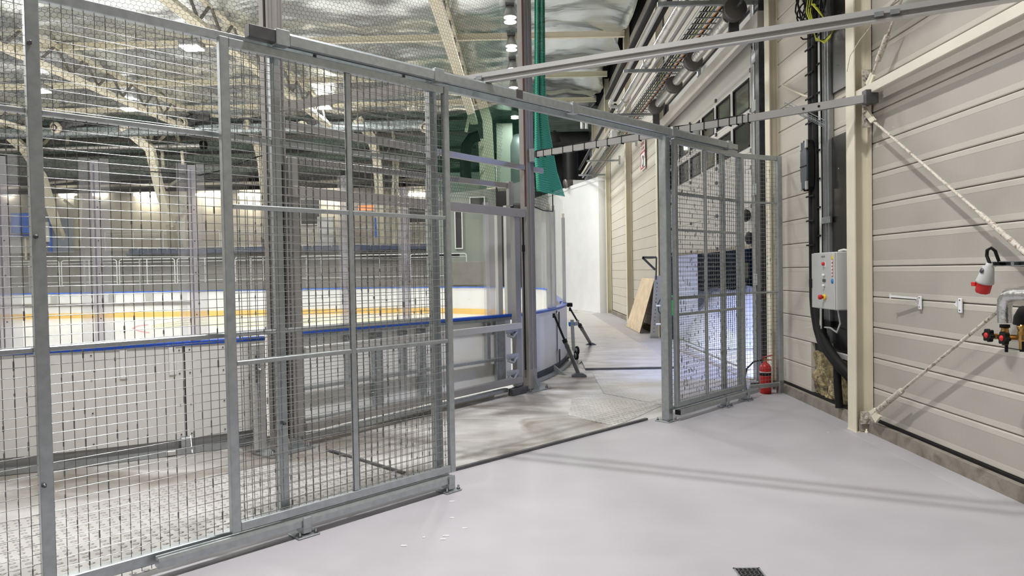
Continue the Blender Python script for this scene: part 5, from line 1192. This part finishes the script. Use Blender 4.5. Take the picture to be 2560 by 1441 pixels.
MB().bar(yp(1434, 868, Yt_), yp(1440, 892, Yt_), .07, .05).build('fork', GALV, t)
for (px, py) in ((1443, 877), (1441, 893)):
    c_ = yp(px, py, Yt_-.1); c_[2] = max(c_[2], .085)
    wl = MB().lathe(c_-np.array([0, .0, 0])-np.array([.018, 0, 0]), [(.055, 0), (.082, .004), (.085, .018), (.082, .032), (.055, .036)], (1, .35, 0), 20).build('wheel', BLACK, t); MB().lathe(c_-np.array([.022, 0, 0]), [(.05, 0), (.05, .044)], (1, .35, 0), 14).build('hub', GALV, wl)
tag(MB().bbox(yp(1418, 768, 13.3), yp(1430, 757, 13.45), .01).build('board_latch', BLACK), 'black latch at the end of the blue cap rail', 'latch')
tag(MB().tube([yp(1413, 885, 12.9), yp(1418, 893, 12.8), yp(1408, 897, 12.7)], .05, 8).build('brown_clamp', CONC), 'brown rusty clamp under the curved board end', 'clamp')

def plate(name, lab, pts, z, th, m, cat='plate'):
    o = MB().prism([(p_[0], p_[1], z) for p_ in pts], (0, 0, th)).build(name, m); return tag(o, lab, cat)
f_ = lambda s, y: tuple(F(s, y))[:2]
plate('tread_plate', 'dull aluminium tread plate behind the left mesh fence', [f_(-7.0, .06), f_(-4.42, .06), (-2.12, 6.06), (-2.62, 5.72), (-2.95, 5.17), (-3.4, 4.80), (-4.6, 3.9)], -.006, .007, TREAD)
plate('tread_plate', 'dull tread plate behind the open gate leaf', [f_(-4.41, .06), f_(-3.1, .06), (-.78, 5.56), (-1.0, 5.62), (-1.62, 6.22), (-2.11, 6.05)], -.006, .007, TREAD2)
tag(MB().bar((-1.86, 6.45, .012), (-1.0, 5.66, .012), .03, .012).build('joint_strip', DGREY), 'dark joint strip between floor plates behind the open leaf', 'strip')
plate('tread_plate', 'bright aluminium tread plate left of the jamb post foot', [zp(1510, 985)[:2], zp(1655, 1014)[:2], zp(1593, 1043)[:2], (.95, 7.32), (.50, 7.9), (.62, 8.95)], -.006, .0065, TREAD)
plate('tread_plate', 'wet aluminium tread plate in front of the thick rubber mat', [zp(1480, 931)[:2], zp(1662, 926)[:2], zp(1690, 1015)[:2], zp(1655, 1013)[:2], zp(1509, 984)[:2]], -.006, .0085, TREAD)
plate('rubber_mat', 'thick pale mat with a dark edge lying beyond the tread plates', [zp(1463, 925)[:2], zp(1696, 921)[:2], (2.60, 14.6), (1.60, 14.7), zp(1452, 902)[:2]], 0, .03, TREAD2, 'mat')
tag(MB().bar((*zp(1463, 926)[:2], .014), (*zp(1690, 922)[:2], .014), .02, .026).build('mat_edge', DGREY), 'dark front edge strip of the thick pale mat', 'strip')
plate('walkway_plate', 'long dull tread walkway running beside the rink board down the corridor', [(.97, 12.2), (1.58, 14.72), (2.58, 14.63), (2.60, 20.2), (2.62, 26.6), (1.2, 27.8), (.97, 21)], 0, .012, TREAD2)
# drain
t = thing('floor_drain', 'small rectangular floor drain grate at the bottom picture edge', 'drain', (1.21, 3.70, 0))
MB().box((1.135, 3.60, .0005), (1.27, 3.775, .0015)).build('pit', BLACK, t)
b = MB(); b.box((1.13, 3.775, 0), (1.275, 3.785, .004)).box((1.13, 3.60, 0), (1.14, 3.785, .004)).box((1.265, 3.60, 0), (1.275, 3.785, .004)); b.build('frame', GALV, t)
for k in range(5): MB().box((1.150+k*.024, 3.60, .0015), (1.158+k*.024, 3.775, .004)).build('bar', DGREY, t)
for y in (3.735, 3.69, 3.65): MB().box((1.14, y, .0015), (1.265, y+.008, .004)).build('cross_bar', DGREY, t)
# debris
deb = MB()
for px, py in ((1107, 1350), (1162, 1322), (1010, 1366), (1130, 1255), (1130, 1296), (1115, 1341), (1060, 1345), (2096, 1058), (2070, 1082)):
    p_ = zp(px, py); a = random.uniform(.008, .02); deb.box((p_[0]-a, p_[1]-.006, 0.0005), (p_[0]+a, p_[1]+.006, .004))
tag(deb.build('floor_debris', WPAINT), 'scattered tiny white crumbs on the lilac floor', 'debris', kind='stuff')
# ice markings
b = MB(); 
for k in range(3):
    pts = [zp(x, y, .008) for x, y in ((380, 815+4*k), (480, 800+6*k), (620, 806+6*k), (800, 796+5*k), (1000, 800+4*k))]
    b.tube(pts, .03, 4)
tag(b.build('ice_markings', mat('faint yellow line', (.78, .74, .50), .5)), 'faint yellow line markings on the ice', 'marking', kind='stuff')
pts = [zp(x, y, .008) for x, y in ((370, 813), (345, 816), (332, 821), (345, 828), (372, 833))]
tag(MB().tube(pts, .025, 4).build('ice_circle', mat('faint red line', (.75, .35, .38), .5)), 'faint red face-off circle arc on the ice', 'marking')
